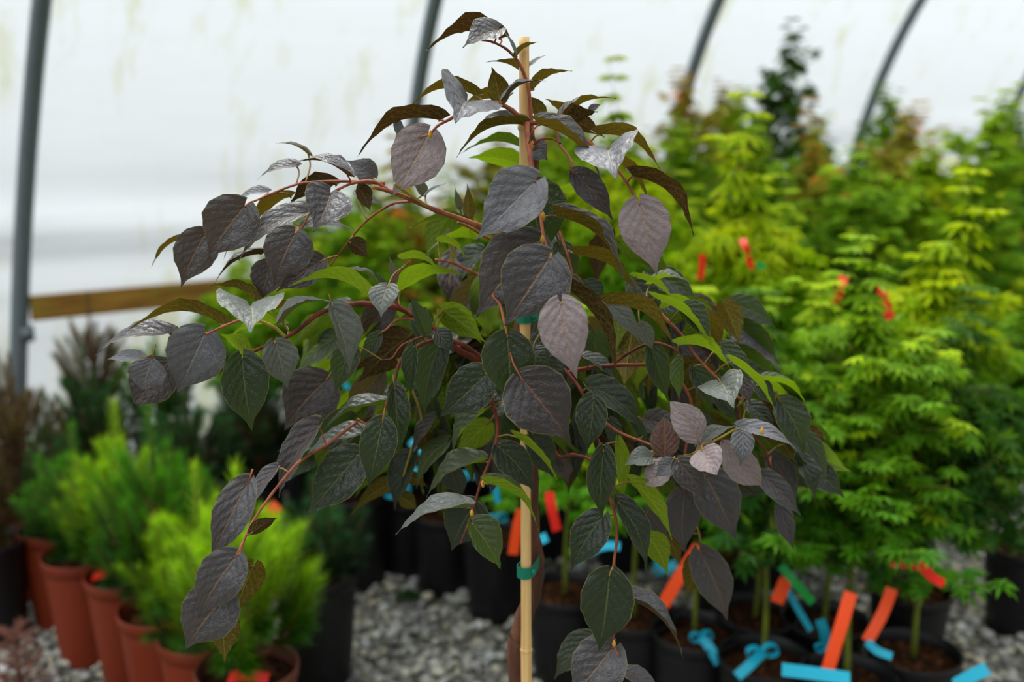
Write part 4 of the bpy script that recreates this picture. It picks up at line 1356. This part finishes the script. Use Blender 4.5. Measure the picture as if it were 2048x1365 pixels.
RS, BS, GS = 'orange and red straps on the plants', 'blue tape ties on the plants', 'green straps'
for (label, pts, mat, w) in (
    ('bright orange strap slanting above the black pots, right of the hanging purple leaves', [(1398, 1094, 1.98), (1362, 1150, 1.96), (1325, 1212, 1.95)], M_ORANGE, .030),
    ('long orange strap standing slanted in the lower right pots', [(1702, 1186, 1.74), (1680, 1260, 1.72), (1655, 1342, 1.70)], M_ORANGE, .027),
    ('orange strap meeting a blue tape end at lower right', [(1784, 1178, 1.80), (1765, 1228, 1.79), (1734, 1284, 1.77)], M_ORANGE, .025),
    ('short orange strap left of the green strap', [(1573, 1158, 1.9), (1564, 1180, 1.9), (1553, 1206, 1.9)], M_ORANGE, .030),
    ('curved red strap bent over a stem at right above the gravel', [(1782, 1126, 1.72), (1815, 1128, 1.70), (1842, 1134, 1.69), (1866, 1156, 1.69), (1888, 1168, 1.69)], M_REDTAG, .020),
    ('red strap hanging in the middle of the green bed', [(1688, 550, 2.22), (1682, 580, 2.20), (1668, 606, 2.2)], M_REDTAG, .022),
    ('long red strap hanging under the lime maple', [(1762, 562, 2.12), (1768, 600, 2.11), (1782, 640, 2.1)], M_REDTAG, .022),
    ('tiny orange strap below the green strap in the bed', [(1702, 684, 2.1), (1704, 698, 2.1), (1706, 708, 2.1)], M_ORANGE, .020),
    ('small orange strap hanging before the dark gap', [(1873, 708, 1.98), (1872, 722, 1.98), (1870, 736, 1.98)], M_ORANGE, .020),
    ('small red strap under the yellow-green maple right of the mauve leaf', [(1484, 478, 2.32), (1490, 492, 2.3), (1498, 506, 2.3)], M_REDTAG, .017),
    ('second small red strap just below another, beside a green one', [(1496, 514, 2.3), (1500, 526, 2.3), (1504, 538, 2.3)], M_REDTAG, .016),
    ('dull red strap in shade right of the curled green leaf', [(1405, 508, 2.4), (1404, 535, 2.4), (1400, 560, 2.4)], M_REDTAG, .018),
    ('red strap end glimpsed between lime-backed purple tree leaves', [(1340, 560, 2.1), (1346, 575, 2.1), (1350, 592, 2.1)], M_REDTAG, .022),
    ('red strap hanging below the crown right of the cane', [(1098, 985, 1.95), (1104, 1020, 1.94), (1114, 1062, 1.94)], M_REDTAG, .022),
    ('orange strap curving just left of the cane', [(1044, 1020, 1.9), (1034, 1060, 1.9), (1026, 1110, 1.9)], M_ORANGE, .024),
    ('red bow strap seen through the left side of the crown', [(846, 826, 2.3), (864, 838, 2.28), (888, 852, 2.28)], M_REDTAG, .030),
    ('red strap poking up behind the brightest lime pine', [(556, 1010, 2.3), (540, 1026, 2.28), (524, 1048, 2.28)], M_REDTAG, .034),
    ('red strap seen through the leaves at left of the crown', [(716, 786, 2.6), (726, 792, 2.6), (736, 800, 2.6)], M_REDTAG, .026),
    ('small red strap left of the cane under the crown', [(968, 930, 2.2), (976, 945, 2.2), (982, 962, 2.2)], M_REDTAG, .022),
):
    strap('plant_strap', label, 'strap', pts, mat, w, RS, twist=.25)
for (label, pts, mat, w) in (
    ('green strap slanting down over a maple stem at lower right', [(1562, 1132, 1.88), (1592, 1168, 1.86), (1626, 1206, 1.86)], M_GREENTAG, .020),
    ('green strap in the dark gap of the bed at right', [(1738, 640, 2.16), (1722, 656, 2.15), (1704, 672, 2.15)], M_GREENTAG, .014),
    ('small green strap beside the two red ones', [(1514, 530, 2.3), (1522, 532, 2.3), (1530, 534, 2.3)], M_GREENTAG, .018),
):
    strap('plant_strap', label, 'strap', pts, mat, w, GS, twist=.1)
for (label, pts, w) in (
    ('flat blue tag lying across the pots at the lower right edge of frame', [(1564, 1340, 1.62), (1630, 1348, 1.62), (1700, 1358, 1.62)], .026),
    ('pale blue tag sticking out at the bottom right over gravel', [(1975, 1338, 1.66), (1945, 1352, 1.65), (1910, 1372, 1.64)], .026),
    ('blue tape end continuing from an orange strap', [(1734, 1284, 1.76), (1754, 1302, 1.75), (1784, 1314, 1.74)], .018),
    ('long blue tape stretched between two black pots', [(1148, 1124, 1.98), (1180, 1104, 1.97), (1215, 1092, 1.96), (1240, 1094, 1.96)], .020),
    ('blue tape strip curling at left below the crown', [(822, 882, 2.35), (846, 902, 2.33), (880, 924, 2.33)], .024),
    ('blue tape strip second down at left below the crown', [(788, 936, 2.35), (812, 938, 2.33), (836, 946, 2.33)], .024),
    ('short blue tape just right of the cane above the green tie', [(1066, 1076, 1.9), (1080, 1080, 1.9), (1094, 1074, 1.9)], .022),
    ('blue tape behind the orange slanted strap', [(1312, 1122, 2.05), (1330, 1136, 2.05), (1352, 1128, 2.05)], .024),
    ('blue tape end hanging by the green slanted strap', [(1574, 1176, 1.92), (1592, 1212, 1.92), (1622, 1262, 1.92)], .015),
    ('small blue tape near the left dark leaves in the crown', [(690, 768, 2.5), (696, 780, 2.5), (700, 796, 2.5)], .016),
    ('blue tape on the stem seen between centre leaves', [(986, 960, 2.2), (992, 985, 2.2), (996, 1006, 2.2)], .015),
    ('tiny blue tape at the right edge among maples', [(2046, 812, 2.3), (2036, 822, 2.3), (2026, 826, 2.3)], .012),
):
    strap('blue_tape', label, 'tape', pts, M_BLUE, w, BS, twist=.2)


def bow(label, x, y, d, s, tail, mat=M_BLUE):
    c = at_y(x, y, d)
    t = thing('tape_bow', label, 'tape', c, group='blue tape bows')
    for sg in (-1, 1):
        P = []
        for k in range(13):
            a = math.pi * 2 * k / 12
            P.append(Vector((sg * s * (1 - math.cos(a)) * .5, -.004, s * .38 * math.sin(a) + .1 * s * sg)))
        v, f = ribbon(P, (0, 1, .25), s * .42, .0012)
        mesh_obj('loop', v, f, mat, t, smooth=False)
    k = Acc(); k.lathe([(.0005, -s * .2), (s * .2, -s * .12), (s * .24, 0), (s * .2, s * .12), (.0005, s * .2)], 8)
    k.obj('knot', mat, t)
    if tail:
        e = at_y(tail[0], tail[1], d - .05) - c
        Q = spline([Vector((0, -.006, 0)), e * .5 + Vector((0, -.012, .006)), e], 5)
        wd = []
        for i, q in enumerate(Q):
            dd = (Q[min(i + 1, len(Q) - 1)] - Q[max(i - 1, 0)]).normalized()
            wd.append(dd.cross((EYE - c).normalized()).normalized())
        v, f = ribbon(Q, wd, .021, .0012)
        mesh_obj('tail', v, f, mat, t, smooth=False)


bow('blue tape bow with hanging tail in the pot below the slanted orange strap', 1402, 1272, 2.08, .026, (1438, 1328))
bow('blue tape bow lying on the bark soil of the open black pot', 1524, 1302, 1.94, .034, (1474, 1354))
bow('blue tape bow at left of the black pots, beneath the crown', 795, 982, 2.5, .034, None)
bow('blue tape bow low on a thin stem left of the cane', 994, 1036, 2.35, .026, None)
bow('faint blue tape bow behind the long orange strap', 1650, 1292, 1.95, .022, (1640, 1240))
bow('blue tape bow between the left black pots and the cane', 938, 950, 2.4, .024, None)
bow('blue bow peeping behind the orange strap end', 1325, 1140, 2.1, .022, None)

# red variety cards lying in the terracotta pots
for (x, y, l, label) in ((498, 1352, .085, 'red card label lying in the nearest terracotta pot'), (392, 1264, .07, 'red card label in the second terracotta pot'),
                         (212, 1152, .07, 'red card label at the rim of the fourth terracotta pot'), (196, 1100, .07, 'red card label at the rim of the fifth terracotta pot'),
                         (352, 1210, .06, 'red card label beside the third terracotta pot stem'), (92, 1012, .07, 'dim red card label in the sixth terracotta pot')):
    p = at_z(x, y, .295)
    v, f = ribbon([Vector((-l / 2, 0, -.006)), Vector((-l / 6, -.008, .006)), Vector((l / 6, -.012, .008)), Vector((l / 2, -.01, -.002))], (0, 1, .5), .028, .001)
    tag(mesh_obj('card_label', v, f, M_REDTAG, None, p, smooth=False), label, 'label', 'red card labels')


# dry brown conifer seedling in the lower left corner
def dry_conifer():
    p = at_z(45, 1420, .16)
    root = thing('dry_conifer', 'dry leafless reddish-brown conifer at the bottom left corner', 'potted conifer', (p.x, p.y, 0))
    pot_parts(root, .075, .058, .17, M_BLACKPOT)
    rng = random.Random(2)
    a, b = Acc(), Acc()
    a.tube([(0, 0, .14), (.004, 0, .25), (-.002, 0, .36)], [.004, .003, .0012], 6)
    for i in range(34):
        z = .17 + .18 * i / 34
        an = i * 2.4
        ln = .085 * (1 - .6 * i / 34)
        d = Vector((math.cos(an), math.sin(an), .35)).normalized()
        q0 = Vector((0, 0, z))
        tw = Acc()
        b.tube([q0, q0 + d * ln * .6, q0 + d * ln + Vector((0, 0, .01))], [.0018, .0012, .0007], 4)
        for k in range(7):
            for sg in (-1, 1):
                r = q0 + d * ln * (k + 1) / 8
                e = (d * .6 + d.cross(Vector((0, 0, 1))) * sg * .7 + Vector((0, 0, rng.uniform(-.1, .4)))).normalized()
                b.tube([r, r + e * rng.uniform(.015, .028)], [.0011, .0006], 3)
    a.obj('trunk', M_BARK, root)
    b.obj('twigs', bark_mat('dry_twig', srgb(150, 96, 78), srgb(112, 70, 56), 90), root)


dry_conifer()
a = Acc(); a.lathe([(.0005, 0), (.012, .001), (.016, .008), (.014, .018), (.006, .024), (.0005, .025)], 14)
tag(a.obj('plastic_cap', M_WHITE, None, at_z(8, 1352, .0) + Vector((0, 0, .008))), 'small white plastic cap on the gravel in the bottom left corner', 'cap')
rng_m = random.Random(9)
a = Acc()
for _ in range(260):
    x, y = rng_m.gauss(0, .022), rng_m.gauss(0, .016)
    z = .012 * math.exp(-(x * x + y * y) / .0008)
    a.tube([(x, y, z), (x + rng_m.uniform(-.005, .005), y + rng_m.uniform(-.005, .005), z + rng_m.uniform(.006, .014))], [.0016, .0008], 3)
tag(a.obj('moss_clump', FM['dark'], None, at_z(818, 1198, .012)), 'dark green moss clump growing on the gravel left of the cane', 'moss', kind='stuff')
